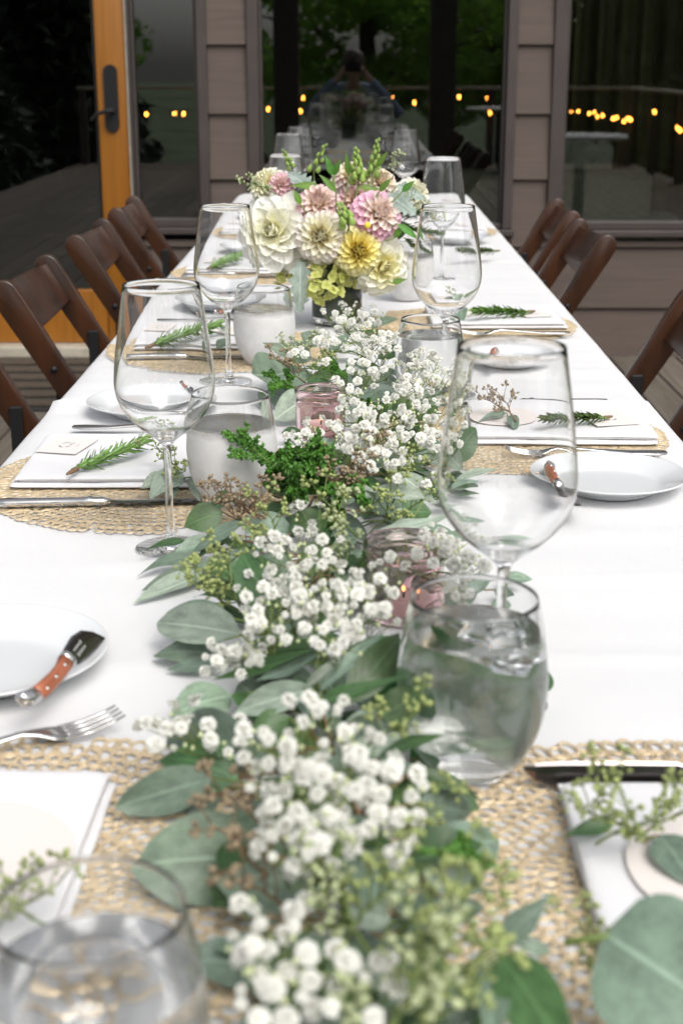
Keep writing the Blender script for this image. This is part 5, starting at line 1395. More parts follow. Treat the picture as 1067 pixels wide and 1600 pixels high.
def breath(label, root, ells, hlo, hhi, dmin, bud_share=0.4):
    rnd = random.Random(len(label)); root = at(*root[:2], root[2])
    sp = thing('babys_breath_spray', label, 'flowers', (0, 0, 0), 0, "baby's breath sprays of the garland")
    pts = []
    for cx, cy_, rx, ry, n in ells:
        n = max(3, int(n * (0.9 if cy_ < 740 else 0.72)))
        got = tries = 0
        while got < n and tries < n * 40:
            tries += 1
            u, v = rnd.uniform(-1, 1), rnd.uniform(-1, 1); rr = u*u + v*v
            if rr > 1: continue
            h = hlo + (hhi - hlo) * (1 - 0.55 * rr) * rnd.uniform(0.55, 1.0)
            p = at(cx + rx * u, cy_ + ry * v, h)
            if all((p - q).length > dmin for q in pts): pts.append(p); got += 1
    lines, rad, buds = [], [], MB()
    nodes = []
    for p in pts:                                                # forked stems back to the root
        t = 0.45; c = root.lerp(p, t); c.z = max(c.z, root.z + 0.3 * (p.z - root.z))
        near = [q for q in nodes if (q - p).length < 0.05 and q.z < p.z - 0.006]
        if near: b = min(near, key=lambda q: (q - p).length)
        else:
            b = p + (root - p).normalized() * 0.03 + V((0, 0, -0.012)); b.z = max(b.z, TOP + 0.008)
            nodes.append(b); mid = root.lerp(b, 0.55) + V((rnd.uniform(-.008, .008), rnd.uniform(-.008, .008), 0.006))
            mid.z = max(mid.z, TOP + 0.006)
            lines.append(catmull([tuple(root), tuple(mid), tuple(b)], 3)); rad.append(0.0007)
        k = b.lerp(p, 0.55) + V((rnd.uniform(-.003, .003), rnd.uniform(-.003, .003), -0.001))
        lines.append([b, k, p]); rad.append(0.00038)
        if rnd.random() < bud_share * 2.2:
            e = k + V((rnd.uniform(-.013, .013), rnd.uniform(-.013, .013), rnd.uniform(0.002, .014)))
            lines.append([k, k.lerp(e, 0.6) + V((0, 0, 0.001)), e]); rad.append(0.0003)
            buds.add([tuple(v.co + e) for v in bud_me.vertices], [tuple(f.vertices) for f in bud_me.polygons])
    link('stem', stem_mesh(lines, rad, 4), M['stem'], sp)
    if buds.v: tag(link('buds', buds.mesh('buds'), M['breath_bud'], sp), kind='stuff')
    view = CAM
    for p in pts:
        o = link('blossom', BLOOM[rnd.randrange(4)], None, sp)
        up = ((p - root).normalized() + V((rnd.gauss(0, .45), rnd.gauss(-0.35, .45), 0.9))).normalized()
        s = rnd.choice((rnd.uniform(0.42, 0.62), rnd.uniform(0.7, 0.9), rnd.uniform(0.85, 1.06), rnd.uniform(0.85, 1.06))) * (0.92 if p.y < 1.1 else 1.0)
        o.matrix_world = basis(p, V((1, rnd.uniform(-1, 1), rnd.uniform(-1, 1))), up) @ Matrix.Scale(s, 4)
    return sp
breath('white blossom spray at the top of the garland against the dark vase', (575, 560, .02), [(545, 494, 56, 22, 34), (525, 525, 36, 22, 16), (590, 520, 38, 24, 18)], .075, .125, .0085)
breath('white blossom spray over the left of the upper cloud behind the pink jar', (560, 620, .02), [(590, 560, 48, 32, 30), (490, 560, 38, 22, 9), (545, 600, 28, 30, 14)], .07, .115, .0085)
breath('white blossom spray in front of the misted glass on the right', (610, 660, .02), [(665, 580, 45, 42, 32), (705, 600, 28, 40, 10), (650, 560, 30, 20, 8)], .07, .12, .0085)
breath('densest white blossom spray in the middle of the upper cloud', (600, 700, .02), [(620, 630, 72, 42, 58), (560, 660, 40, 34, 24)], .065, .115, .0085)
breath('white blossom spray in front of the pink jar', (550, 730, .02), [(510, 675, 50, 24, 20), (470, 690, 26, 18, 6), (560, 695, 40, 28, 16)], .05, .095, .0085)
breath('white blossom spray hanging at the lower right of the upper cloud', (620, 730, .02), [(650, 675, 55, 42, 34), (605, 718, 40, 20, 14), (705, 650, 18, 45, 9), (648, 745, 36, 18, 6)], .05, .10, .0085)
breath('white blossom spray at the top of the middle cloud', (500, 960, .02), [(445, 860, 46, 36, 20), (500, 845, 50, 30, 12), (480, 790, 30, 16, 4)], .075, .11, .010)
breath('white blossom spray in the heart of the middle cloud', (470, 1000, .02), [(500, 915, 60, 46, 38), (555, 950, 46, 42, 24)], .07, .115, .010)
breath('white blossom spray at the left of the middle cloud', (450, 1000, .02), [(435, 955, 62, 46, 40), (400, 920, 34, 26, 9)], .06, .10, .010)
breath('white blossom spray drooping under the broad pale leaf', (440, 1010, .02), [(360, 1018, 62, 26, 16), (400, 1040, 52, 24, 12), (345, 1040, 40, 18, 6)], .02, .055, .010)
breath('white blossom spray behind the large front water glass', (660, 900, .02), [(690, 852, 58, 34, 24), (735, 880, 34, 26, 16), (620, 868, 40, 20, 7), (720, 915, 36, 22, 10)], .05, .09, .010)
breath('white blossom spray reaching up to the rear pink jar', (540, 1040, .02), [(580, 905, 30, 28, 10), (592, 950, 40, 34, 14), (520, 1000, 44, 28, 14)], .075, .11, .010)
breath('thin white blossom spray trailing left over the placemat', (390, 1180, .03), [(280, 1120, 60, 34, 12), (245, 1150, 40, 26, 7), (350, 1150, 40, 34, 9)], .035, .065, .011)
breath('white blossom spray at the top of the front cloud', (470, 1250, .03), [(420, 1165, 56, 40, 16), (500, 1120, 58, 50, 16), (560, 1130, 40, 50, 8)], .08, .12, .012)
breath('white blossom spray in the heart of the front cloud', (490, 1330, .03), [(460, 1235, 78, 58, 32), (540, 1210, 60, 50, 18)], .075, .125, .012)
breath('white blossom spray at the right of the front cloud', (560, 1330, .03), [(620, 1240, 48, 58, 17), (590, 1180, 44, 32, 8), (600, 1330, 58, 42, 12)], .065, .11, .012)
breath('white blossom spray at the bottom of the front cloud', (480, 1420, .03), [(470, 1320, 70, 46, 24), (520, 1290, 60, 30, 10)], .07, .115, .012)
breath('sparse blurred white blossom spray at the bottom edge', (500, 1520, .03), [(430, 1430, 62, 40, 12), (500, 1500, 110, 46, 15), (430, 1560, 74, 40, 16), (560, 1560, 90, 40, 10), (400, 1480, 40, 40, 8)], .06, .10, .012)

# ------------------------------------------------------------------ the bouquet
VX, VY = -0.030, 2.70
vase = link('vase', lathe('vase', [(0, 0.006), (0.042, 0.006), (0.0445, 0.010), (0.0455, 0.118), (0.0467, 0.1195), (0.048, 0.118), (0.048, 0.004), (0.0455, 0.0005), (0, 0.0005)], 56), M['glass'])
vase.location = (VX, VY, TOP + 0.001); tag(vase, 'clear cylinder vase holding the dahlia bouquet', 'vase')
wv = link('water', lathe('water', [(0, 0.0057), (0.0422, 0.0057), (0.0447, 0.010), (0.0453, 0.075), (0.0445, 0.0745), (0, 0.0742)], 48), M['water'], vase)
mb = MB(); n = 60
for k in range(n + 1): pass
vs = [(0.040 * math.cos(2*PI*k/n * 0.93), 0.040 * math.sin(2*PI*k/n * 0.93), z) for z in (0.012, 0.045, 0.08, 0.105) for k in range(n + 1)]
uv = [(z, k / n) for z in (0.1, 0.4, 0.7, 0.95) for k in range(n + 1)]
mb.add(vs, [(j*(n+1)+k, j*(n+1)+k+1, (j+1)*(n+1)+k+1, (j+1)*(n+1)+k) for j in range(3) for k in range(n)], uv)
lw = link('wrapped_leaf', mb.mesh('wrapped_leaf', True, False), M['leaf_green']); lw.location = (VX, VY, TOP + 0.001); tag(lw, 'broad dark green leaf rolled round inside the clear vase', 'leaf')

def petal_mesh(kind, mat):
    prof = {'ball': lambda t: 0.75 * math.sin(PI * min(1, 0.12 + 0.80 * t)) ** 0.55 * (1 - 0.25 * max(0, t - 0.85) / 0.15), 'wide': lambda t: 0.62 * math.sin(PI * min(1, 0.08 + 0.90 * t)) ** 0.7, 'inner': lambda t: 0.6 * math.sin(PI * min(1, 0.15 + 0.78 * t)) ** 0.6}[kind]
    mb = MB(); vs, uv, fs = [], [], []; nl, nw = 6, 4
    for i in range(nl + 1):
        t = i / nl; w = max(0.03, prof(t))
        for j in range(nw + 1):
            s = -1 + 2*j/nw
            if kind == 'ball': z = 0.38 * w * s * s * (1 - 0.2 * t) + 0.10 * math.sin(PI * t)
            elif kind == 'inner': z = 0.55 * w * s * s + 0.28 * t * t
            else: z = 0.16 * w * s * s - 0.10 * math.sin(PI * t * 0.9) + 0.03 * math.sin(7 * t) * s
            vs.append((t, 0.5 * s * w, z)); uv.append((t, j / nw))
    m = nw + 1
    for i in range(nl):
        for j in range(nw): fs.append((i*m+j, (i+1)*m+j, (i+1)*m+j+1, i*m+j+1))
    mb.add(vs, fs, uv); me = mb.mesh('petal', True, False); me.materials.append(mat); return me
def dahlia(label, px, py, y, face, R, kind, outer_cols, inner_cols, N_, spread=112, name='dahlia'):
    C = atY(px, py, y); d = V(face).normalized(); R *= 1.12
    C = C - d * R * 0.25
    f = thing(name, label, 'flower', (0, 0, 0), 0, 'dahlias of the bouquet'); rnd = random.Random(int(px + py))
    mo = petal_mat('dahlia_outer', *outer_cols); mi = petal_mat('dahlia_inner', *inner_cols)
    P = {'outer': petal_mesh(kind, mo), 'mid': petal_mesh('ball', mo), 'in': petal_mesh('inner', mi), 'mid2': petal_mesh('ball', mi)}
    ref = d.cross(V((0.2, 0.3, 0.9))).normalized(); ref2 = d.cross(ref)
    for i in range(N_):
        q = i / (N_ - 1); th = math.radians(6 + (spread - 6) * q ** 0.62); ph = i * 2.39996 + rnd.uniform(-0.08, 0.08)
        rad = ref * math.cos(ph) + ref2 * math.sin(ph)
        dr = (d * math.cos(th) + rad * math.sin(th)).normalized()
        if kind == 'wide':
            L = R * (0.36 + 0.68 * q ** 0.8) * rnd.uniform(0.93, 1.06); base = C + dr * R * 0.04 - d * R * 0.10 * q; wd = L * (1.02 if q > 0.3 else 1.0)
        else:
            L = R * (0.50 + 0.18 * q) * rnd.uniform(0.94, 1.05); base = C + dr * R * 0.28 * (0.75 + 0.25 * q) + d * R * 0.06 * (1 - q); wd = L * (0.62 + 0.36 * q) * rnd.uniform(0.92, 1.05)
        key = 'in' if q < 0.16 else ('mid2' if q < 0.34 else ('mid' if q < 0.62 and kind == 'wide' else 'outer'))
        up = d - dr * d.dot(dr)
        if th > PI / 2: up = d
        o = link('petal', P[key], None, f)
        o.matrix_world = basis(base, dr, up, rnd.uniform(-0.15, 0.15)) @ Matrix.Diagonal((L, wd, L, 1))
    # stem down into the vase
    a = rnd.uniform(0, 6.28); foot = V((VX + 0.02 * math.cos(a), VY + 0.02 * math.sin(a), TOP + 0.014)); neck = V((VX + (C.x - VX) * 0.35, VY + (C.y - VY) * 0.35, TOP + 0.125))
    mb = MB(); mb.tube(catmull([tuple(foot), tuple(neck), tuple(C - d * R * 0.1)], 4), 0.0028, 6); link('stem', mb.mesh('stem'), M['stem'], f)
    return f
WH, CR, YE, PK, PE, IV = (0.84, 0.82, 0.70), (0.83, 0.78, 0.62), (0.84, 0.74, 0.26), (0.78, 0.42, 0.56), (0.84, 0.66, 0.56), (0.85, 0.82, 0.58)
dahlia('very large creamy white dahlia on the left of the bouquet', 424, 360, 2.615, (-0.28, -0.9, 0.22), 0.074, 'wide', ((0.92, 0.91, 0.78), (0.93, 0.925, 0.88)), ((0.88, 0.86, 0.52), (0.92, 0.91, 0.78)), 66, 118)
dahlia('cream ball dahlia with blush rim in the middle front of the bouquet', 501, 368, 2.595, (-0.05, -0.95, 0.22), 0.052, 'ball', ((0.90, 0.85, 0.68), (0.91, 0.86, 0.80)), ((0.88, 0.82, 0.50), (0.91, 0.88, 0.74)), 120, 122)
dahlia('lemon yellow ball dahlia low in the front of the bouquet', 560, 391, 2.595, (0.12, -0.95, 0.15), 0.047, 'ball', ((0.90, 0.80, 0.26), (0.92, 0.87, 0.52)), ((0.86, 0.72, 0.16), (0.90, 0.82, 0.34)), 120, 125)
dahlia('pale ivory dahlia at the lower right of the bouquet', 600, 418, 2.615, (0.35, -0.85, -0.12), 0.060, 'wide', ((0.92, 0.90, 0.68), (0.93, 0.92, 0.83)), ((0.88, 0.80, 0.32), (0.90, 0.87, 0.58)), 66, 118)
dahlia('pink dahlia with pale heart at the right of the bouquet', 592, 334, 2.615, (0.32, -0.85, 0.35), 0.049, 'ball', ((0.90, 0.72, 0.72), (0.90, 0.60, 0.73)), ((0.90, 0.76, 0.60), (0.91, 0.80, 0.76)), 105, 118)
dahlia('soft pink dahlia above the cream ball dahlia', 497, 318, 2.635, (-0.05, -0.75, 0.6), 0.045, 'ball', ((0.90, 0.78, 0.72), (0.88, 0.64, 0.68)), ((0.90, 0.78, 0.62), (0.90, 0.74, 0.70)), 100, 118)
dahlia('peach pink dahlia at the top centre behind the snapdragon', 548, 274, 2.71, (0.05, -0.6, 0.75), 0.038, 'ball', ((0.91, 0.83, 0.74), (0.91, 0.78, 0.75)), ((0.90, 0.82, 0.60), (0.91, 0.84, 0.72)), 90, 115)
dahlia('peach pink dahlia in the hollow of the bouquet', 556, 312, 2.68, (0.05, -0.8, 0.5), 0.034, 'ball', ((0.88, 0.62, 0.58), (0.87, 0.58, 0.62)), ((0.88, 0.70, 0.52), (0.89, 0.70, 0.64)), 80, 112)
dahlia('peach white dahlia at the upper right of the bouquet', 594, 284, 2.70, (0.25, -0.6, 0.7), 0.036, 'ball', ((0.91, 0.84, 0.76), (0.92, 0.84, 0.80)), ((0.90, 0.78, 0.54), (0.90, 0.81, 0.67)), 90, 116)
dahlia('creamy white dahlia at the back left of the bouquet', 416, 288, 2.72, (-0.5, -0.6, 0.55), 0.040, 'ball', ((0.89, 0.87, 0.65), (0.91, 0.90, 0.80)), ((0.86, 0.80, 0.40), (0.90, 0.87, 0.66)), 95, 116)
dahlia('small pink dahlia beside the silver leaf at the upper left', 438, 288, 2.69, (-0.2, -0.85, 0.4), 0.026, 'ball', ((0.90, 0.70, 0.72), (0.88, 0.60, 0.68)), ((0.88, 0.70, 0.62), (0.89, 0.68, 0.69)), 60, 112)
dahlia('white dahlia at the back right of the bouquet', 648, 300, 2.74, (0.6, -0.5, 0.6), 0.036, 'ball', ((0.89, 0.87, 0.70), (0.91, 0.90, 0.84)), ((0.88, 0.83, 0.50), (0.90, 0.88, 0.74)), 80, 116)

def floret_mesh():
    mb = MB()
    for k in range(4):
        a = k * PI/2; m = basis((0, 0, 0), (math.cos(a), math.sin(a), 0.25), (0, 0, 1)); vs, uv = [], []
        for t, w in ((0.05, 0.2), (0.45, 0.95), (0.8, 0.9), (1.0, 0.35)):
            for s in (-1, 0, 1): vs.append(m @ V((t * 0.010, s * w * 0.0055, 0.0012 * s * s - 0.001 * t * t))); uv.append((t, 0.5 + 0.5 * s))
        mb.add(vs, [(q*3+r, (q+1)*3+r, (q+1)*3+r+1, q*3+r+1) for q in range(3) for r in range(2)], uv)
    me = mb.mesh('floret', True, False); me.materials.append(M['hydrangea']); return me
FLO = floret_mesh()
def hydrangea(label, px, py, y, R, n):
    C = atY(px, py, y); h = thing('hydrangea', label, 'flower', (0, 0, 0), 0, 'lime hydrangea heads of the bouquet'); rnd = random.Random(int(px))
    lines = [[V((VX, VY - 0.01, TOP + 0.05)), C.lerp(V((VX, VY, TOP + 0.1)), 0.5), C]]; rd = [0.0028]
    for i in range(n):
        d = V((rnd.gauss(0, 1), rnd.gauss(-0.7, 0.8), rnd.gauss(0, 0.8))).normalized(); p = C + d * R * rnd.uniform(0.75, 1.05)
        o = link('floret', FLO, None, h); o.matrix_world = basis(p, V((rnd.gauss(0, 1), rnd.gauss(0, 1), rnd.gauss(0, 1))), d) @ Matrix.Scale(rnd.uniform(0.9, 1.2), 4); lines.append([C, p]); rd.append(0.0006)
    link('stem', stem_mesh(lines, rd, 4), M['stem'], h)
hydrangea('lime green hydrangea head under the cream and yellow dahlias', 505, 442, 2.62, 0.040, 46)
hydrangea('lime green hydrangea head peeping below the large white dahlia', 448, 432, 2.66, 0.026, 18)
hydrangea('lime green hydrangea head below the lemon dahlia', 545, 425, 2.64, 0.026, 20)

def dusty_mesh(seed):
    def prof(t): return max(0.02, math.sin(PI * min(1, t ** 0.8 * 0.97 + 0.02)) ** 0.7 * (0.78 + 0.22 * math.cos(t * 2 * PI * 5.5)))
    return leaf_mesh('silver_leaf', prof, 0.15, 0.12, 0.2, 0.05, seed, 28, 6)
DUSTY = [dusty_mesh(s) for s in (1, 2)]
for d in DUSTY: d.materials.append(M['dusty'])
def bq_leaf(label, b, t, y0, y1, w, mat=None, name='silver_leaf', shape=None, cat='leaf', normal=(0, -0.8, 0.5)):
    B, T = atY(*b, y0), atY(*t, y1); L = (T - B).length; r = thing(name, label, cat, (0, 0, 0), 0, 'leaves of the bouquet')
    me = DUSTY[0] if mat is None else leaf_data(shape, 0, mat)
    o = link('blade', me, None, r); o.matrix_world = basis(B, T - B, normal) @ Matrix.Diagonal((L, w, (L + w) / 2, 1))
    mb = MB(); mb.tube([B, B.lerp(V((VX, VY, TOP + 0.12)), 0.6), (VX, VY, TOP + 0.10)], 0.0014, 5); link('stem', mb.mesh('stem'), M['stem'], r)
bq_leaf('silver grey lobed leaf hanging below the large white dahlia', (470, 408), (468, 490), 2.60, 2.60, 0.048)
bq_leaf('silver grey lobed leaf at the upper left of the bouquet', (492, 300), (450, 270), 2.66, 2.68, 0.040)
bq_leaf('silver grey lobed leaf right of the pink dahlia', (605, 305), (650, 335), 2.63, 2.62, 0.046)
bq_leaf('silver grey lobed leaf behind the pink dahlia on the far right', (620, 290), (665, 312), 2.68, 2.68, 0.034)
for lab, b, t, w, sh in (('bright green pointed leaf rising at the top of the bouquet', (520, 275), (508, 242), 0.014, 'l'), ('bright green pointed leaf beside the tallest one at the top', (522, 275), (532, 248), 0.012, 'l'), ('green leaf lying under the small pink dahlia', (500, 292), (452, 290), 0.016, 'l'),
    ('green leaf pointing right below the upper right dahlia', (592, 300), (612, 278), 0.012, 'l'), ('green leaf between the peach dahlias', (560, 292), (600, 300), 0.014, 'l'), ('green leaf crossing the soft pink dahlia', (525, 300), (498, 272), 0.013, 'l'),
    ('green leaf at the far right of the bouquet', (628, 300), (648, 282), 0.013, 'l'), ('green leaf behind the lower right of the pink dahlia', (620, 350), (655, 375), 0.014, 'l'), ('green leaf low on the right under the ivory dahlia', (612, 442), (636, 436), 0.012, 'l'), ('green leaf standing left of the top centre spike', (545, 275), (540, 236), 0.012, 'l'), ('green leaf leaning right of the top right spike', (588, 262), (606, 236), 0.012, 'l'), ('green leaf tip between the white and the soft pink dahlias', (470, 320), (458, 296), 0.013, 'l'), ('green leaf tip between the pink and the ivory dahlias', (615, 372), (632, 350), 0.013, 'l'), ('dark leaf behind the lemon dahlia', (535, 420), (590, 400), 0.04, 'o'), ('dark leaf filling the left hollow of the bouquet', (480, 330), (430, 310), 0.04, 'o'), ('dark leaf filling the middle hollow of the bouquet', (540, 330), (580, 300), 0.05, 'o'), ('dark leaf filling the right hollow of the bouquet', (600, 370), (640, 350), 0.04, 'o')):
    dk = lab.startswith('dark'); y = 2.69 if dk else 2.60 + 0.05 * (b[1] < 300)
    bq_leaf(lab, b, t, y, y, w, 'leaf_green' if dk else 'fresh', 'flower_leaf', sh)
bud2 = lathe('bud', catmull([(0, -0.005), (0.0035, -0.003), (0.0045, 0.001), (0.003, 0.006), (0.001, 0.009), (0, 0.0092)], 2), 8)
BUD_M = simple('snapdragon_bud', (0.28, 0.42, 0.09), rough=0.5, var=0.25, scale=90); bud2.materials.append(BUD_M)
def snapdragon(label, b, t, y, n=16, R=0.010, group='green snapdragon spikes of the bouquet'):
    B, T = atY(*b, y), atY(*t, y - 0.01); s = thing('snapdragon', label, 'flower', (0, 0, 0), 0, group)
    foot = V((VX, VY, TOP + 0.09)); st = MB(); st.tube(catmull([tuple(foot), tuple(B.lerp(foot, 0.3)), tuple(B), tuple(T)], 3), 0.0016, 5); link('stem', st.mesh('stem'), M['stem'], s)
    rnd = random.Random(int(b[0]))
    ax = (T - B).normalized(); e1 = ax.cross(V((0, 1, 0.2))).normalized(); e2 = ax.cross(e1)
    for i in range(n):
        q = i / (n - 1); a = i * 2.4; rr = R * (1 - 0.75 * q); rad = e1 * math.cos(a) + e2 * math.sin(a); p = B.lerp(T, q) + rad * rr
        d = (ax * (0.6 + q) + rad * (1 - 0.6 * q)).normalized(); o = link('bud', bud2, None, s); sc = (1.25 - 0.75 * q) * R / 0.010
        m = basis(p, rad, d); o.matrix_world = m @ Matrix.Scale(sc, 4)
snapdragon('green snapdragon spike at the top centre of the bouquet', (560, 283), (556, 232), 2.66, 20, 0.011)
snapdragon('leafy green snapdragon spike at the top right of the bouquet', (582, 275), (590, 218), 2.69, 18, 0.010)
snapdragon('short green snapdragon spike at the upper left of the bouquet', (456, 262), (442, 234), 2.70, 12, 0.007)
snapdragon('snapdragon stem with round buds left of the tall leaves', (490, 268), (508, 226), 2.69, 10, 0.009)
snapdragon('cluster of green buds between the pink dahlias', (545, 350), (530, 318), 2.575, 14, 0.012)
yb = link('yellow_bud', lathe('yellow_bud', catmull([(0, -0.008), (0.006, -0.005), (0.008, 0.001), (0.006, 0.006), (0, 0.0085)], 3), 14), simple('yellow_bud', (0.78, 0.62, 0.06), rough=0.5, var=0.15)); yb.location = atY(574, 352, 2.578); yb.rotation_euler = (1.2, 0.3, 0); yb.scale = (0.75, 0.75, 0.75); tag(yb, 'round yellow bud tucked under the pink dahlia', 'bud')
for px, py, ang, lab in ((410, 300, 170, 'at the left end of the bouquet'), (395, 296, 200, 'outermost on the left of the bouquet'), (655, 340, 10, 'drooping right of the bouquet'), (672, 352, -20, 'outermost on the right of the bouquet'), (640, 318, 30, 'behind the silver leaf on the right'), (628, 262, 60, 'at the upper right of the bouquet')):
    seed_sprig(400, 400, 0, 0, 'seed_pale', 'seeded eucalyptus sprig, ' + lab, 1.0, 'seeded sprigs of the bouquet')
    t = [o for o in COL.objects if o.name.startswith('seeded_eucalyptus_sprig') and o.get('label') == 'seeded eucalyptus sprig, ' + lab][0]
    a = math.radians(ang); p = atY(px, py, 2.66); dv = V((math.cos(a), -0.2, math.sin(a) * 0.6 + 0.1))
    t.matrix_world = basis(p - dv.normalized() * 0.03, dv, (0, -0.6, 0.8)) @ Matrix.Scale(1.0, 4)
ros_b = [((620, 352), (690, 372)), ((630, 372), (668, 400)), ((615, 335), (676, 335))]
for i, (b, t) in enumerate(ros_b):
    B, T = atY(*b, 2.66), atY(*t, 2.62); r = thing('olive_twig', ('narrow leaved twig drooping at the right of the bouquet, upper', 'narrow leaved twig drooping at the right of the bouquet, lowest', 'narrow leaved twig standing out at the right of the bouquet')[i], 'greenery', (0, 0, 0), 0, 'twigs of the bouquet')
    r.matrix_world = basis(B, T - B, (0, -0.4, 1)) @ Matrix.Scale((T - B).length / 0.098, 4)
    link('stem', ROS[1][0], None, r); tag(link('needles', ROS[1][1], None, r), kind='stuff')

# ------------------------------------------------------------------ the photographer, mirrored faintly in the middle window
def skin_body(name, chains, mat, parent, sub=2):
    """chains: lists of (x, y, z, radius); a point equal to an earlier one joins it"""
    vs, es, rs = [], [], []
    def vid(p):
        for i, q in enumerate(vs):
            if (V(q) - V(p[:3])).length < 1e-5: return i
        vs.append(tuple(p[:3])); rs.append(p[3]); return len(vs) - 1
    for ch in chains:
        ids = [vid(p) for p in ch]; es += list(zip(ids, ids[1:]))
    me = bpy.data.meshes.new(name); me.from_pydata(vs, es, [])
    o = link(name, me, mat, parent)
    bm = bmesh.new(); bm.from_mesh(me); ly = bm.verts.layers.skin.verify(); bm.verts.ensure_lookup_table()
    for v, r_ in zip(bm.verts, rs): v[ly].radius = (r_, r_)
    bm.verts[0][ly].use_root = True
    bm.to_mesh(me); bm.free()
    sk = o.modifiers.new('skin', 'SKIN'); sk.use_smooth_shade = True
    sb = o.modifiers.new('round', 'SUBSURF'); sb.levels = sub; sb.render_levels = sub
    return o
SKIN = simple('skin', (0.52, 0.33, 0.25), rough=0.55, var=0.06, scale=30)
SHIRT = simple('striped_shirt', (0.20, 0.27, 0.36), rough=0.85, var=0.5, scale=3, stretch=(1, 1, 30))
JEANS = simple('dark_jeans', (0.03, 0.04, 0.07), rough=0.85, var=0.25, scale=80)
HAIR = simple('brown_hair', (0.06, 0.035, 0.02), rough=0.5, var=0.4, scale=60, stretch=(6, 6, 1))
chair(0.0, -0.62, PI / 2, 'brown wooden folding chair of the photographer at the near end of the table, seen mirrored')
PY = -0.62
pr = thing('person', 'person in a pale blue shirt holding a camera up, mirrored in the middle window', 'person', (0, PY, 0))
q = lambda x, y, z, r: (x, y, z, r)
hd = (0, 0.40, 1.215)
body = [[q(0, 0.02, 0.56, .10), q(0, 0.07, 0.70, .11), q(0, 0.16, 0.86, .12), q(0, 0.24, 0.98, .09), q(0, 0.31, 1.06, .052), q(0, 0.345, 1.11, .05), q(0, 0.375, 1.17, .072), q(0, 0.385, 1.235, .082), q(0, 0.375, 1.285, .062)]]
hands = []
for sx in (-1, 1):
    sh, el, wr = (sx * .175, 0.235, 0.985), (sx * .40, 0.33, 0.80), (sx * .125, 0.475, 1.115)
    body.append([q(0, 0.24, 0.98, .09), q(*sh, .062), q(sx * .29, 0.285, 0.885, .047), q(*el, .040), q(sx * .26, 0.41, 0.965, .037), q(*wr, .026), q(sx * .100, 0.490, 1.150, .027), q(sx * .085, 0.496, 1.178, .024)])
    for f, (dx, dz, l) in enumerate(((0.000, 0.020, .030), (0.004, 0.010, .034), (0.006, 0.000, .033), (0.008, -0.011, .027))):
        b = V((sx * (.085 + dx), 0.496, 1.178 + dz * 0.9)); m_ = b + V((-sx * l * 0.35, l * 0.75, 0.004)); e_ = m_ + V((-sx * l * 0.75, l * 0.1, -0.004))
        body.append([q(sx * .085, 0.496, 1.178, .024), q(*b, .0095), q(*m_, .0085), q(*e_, .0070)])
    body.append([q(sx * .100, 0.490, 1.150, .027), q(sx * .078, 0.478, 1.150, .011), q(sx * .058, 0.487, 1.162, .009)])
    body.append([q(0, 0.02, 0.56, .10), q(sx * .095, 0.05, 0.53, .085), q(sx * .13, 0.40, 0.52, .068), q(sx * .13, 0.44, 0.47, .056), q(sx * .13, 0.38, 0.25, .048), q(sx * .13, 0.36, 0.075, .034), q(sx * .135, 0.42, 0.045, .034), q(sx * .14, 0.52, 0.032, .026)])
skin_body('body', body, SKIN, pr)
shirt = [[q(0, 0.03, 0.60, .128), q(0, 0.07, 0.70, .130), q(0, 0.16, 0.86, .140), q(0, 0.24, 0.98, .105), q(0, 0.295, 1.04, .066)]]
for sx in (-1, 1): shirt.append([q(0, 0.24, 0.98, .105), q(sx * .175, 0.235, 0.985, .078), q(sx * .29, 0.285, 0.885, .062), q(sx * .40, 0.33, 0.80, .055), q(sx * .26, 0.41, 0.965, .049), q(sx * .145, 0.468, 1.094, .038)])
skin_body('shirt', shirt, SHIRT, pr)
tr_ = [[q(0, 0.02, 0.66, .122), q(0, 0.02, 0.56, .118)]]
for sx in (-1, 1): tr_.append([q(0, 0.02, 0.56, .118), q(sx * .095, 0.05, 0.53, .100), q(sx * .13, 0.40, 0.52, .080), q(sx * .13, 0.445, 0.47, .070), q(sx * .13, 0.38, 0.25, .062), q(sx * .13, 0.36, 0.10, .055)])
skin_body('trousers', tr_, JEANS, pr)
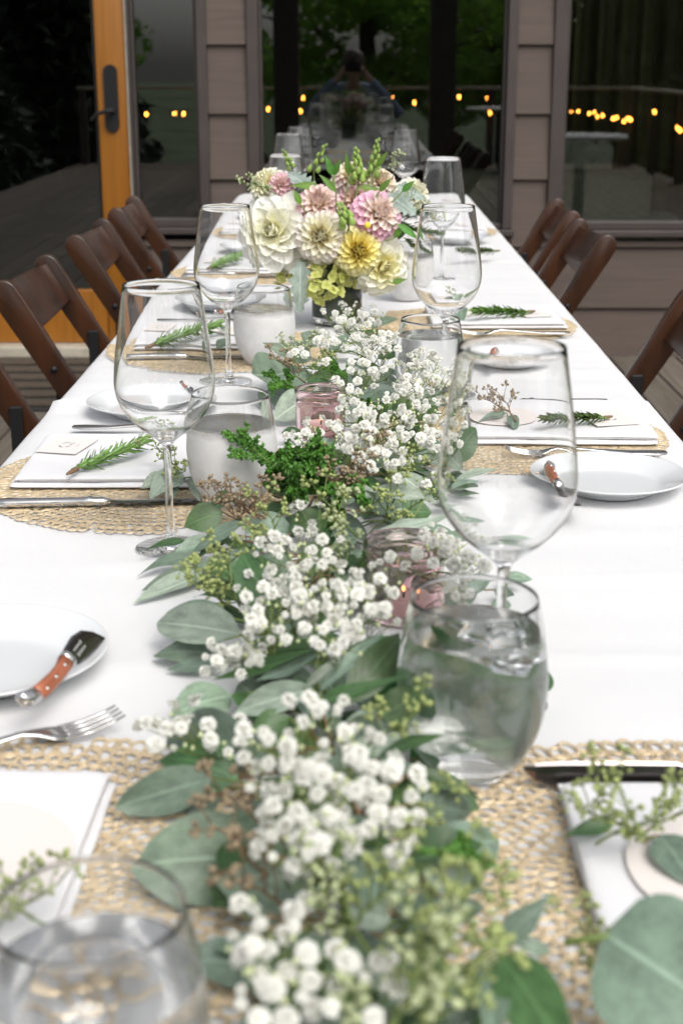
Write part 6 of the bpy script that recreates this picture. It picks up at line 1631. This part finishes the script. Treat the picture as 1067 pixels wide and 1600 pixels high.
for sx in (-1, 1): skin_body('shoe', [[q(sx * .13, 0.355, 0.055, .045), q(sx * .135, 0.42, 0.042, .042), q(sx * .14, 0.535, 0.032, .031)]], M['black'], pr)
hr = lathe('hair', catmull([(0.088, -0.085), (0.098, -0.03), (0.097, 0.02), (0.075, 0.068), (0.03, 0.088), (0, 0.09)], 3), 24); ho = link('hair', hr, HAIR, pr); ho.location = (0, 0.358, 1.245); ho.rotation_euler = (0.35, 0, 0)
fm = MB()
fm.tube([(0, 0.452, 1.222), (0, 0.468, 1.205), (0, 0.466, 1.195)], [0.009, 0.012, 0.008], 8)
nose = link('nose', fm.mesh('nose'), SKIN, pr)
for sx in (-1, 1):
    e = link('ear', lathe('ear', catmull([(0, -0.008), (0.014, -0.004), (0.016, 0.003), (0, 0.008)], 2), 12), SKIN, pr); e.location = (sx * 0.083, 0.375, 1.222); e.rotation_euler = (0, PI / 2, 0); e.scale = (1.6, 1, 1)
    e = link('eye', lathe('eye', catmull([(0, -0.010), (0.010, 0), (0, 0.010)], 3), 12), M['china'], pr); e.location = (sx * 0.031, 0.448, 1.245)
lp = MB(); lp.tube([(-0.022, 0.446, 1.168), (0, 0.456, 1.166), (0.022, 0.446, 1.168)], [0.003, 0.006, 0.003], 6); link('mouth', lp.mesh('mouth'), simple('lips', (0.42, 0.18, 0.16), rough=0.5), pr)
pc = thing('photo_camera', 'black camera held to the face of the person mirrored in the middle window', 'camera', (0, PY + 0.515, 1.205))
link('body', box_mesh('body', (-0.068, -0.030, -0.048), (0.068, 0.018, 0.040), 0.010, 3, True), M['black'], pc)
link('prism', box_mesh('prism', (-0.026, -0.028, 0.041), (0.026, 0.016, 0.066), 0.008, 3, True), M['black'], pc)
ln_ = link('lens', lathe('lens', [(0, 0), (0.033, 0), (0.034, 0.03), (0.036, 0.032), (0.036, 0.052), (0.031, 0.053), (0.030, 0.044), (0, 0.040)], 32), M['black'], pc); ln_.location = (0, 0.0185, 0); ln_.rotation_euler = (-PI / 2, 0, 0)
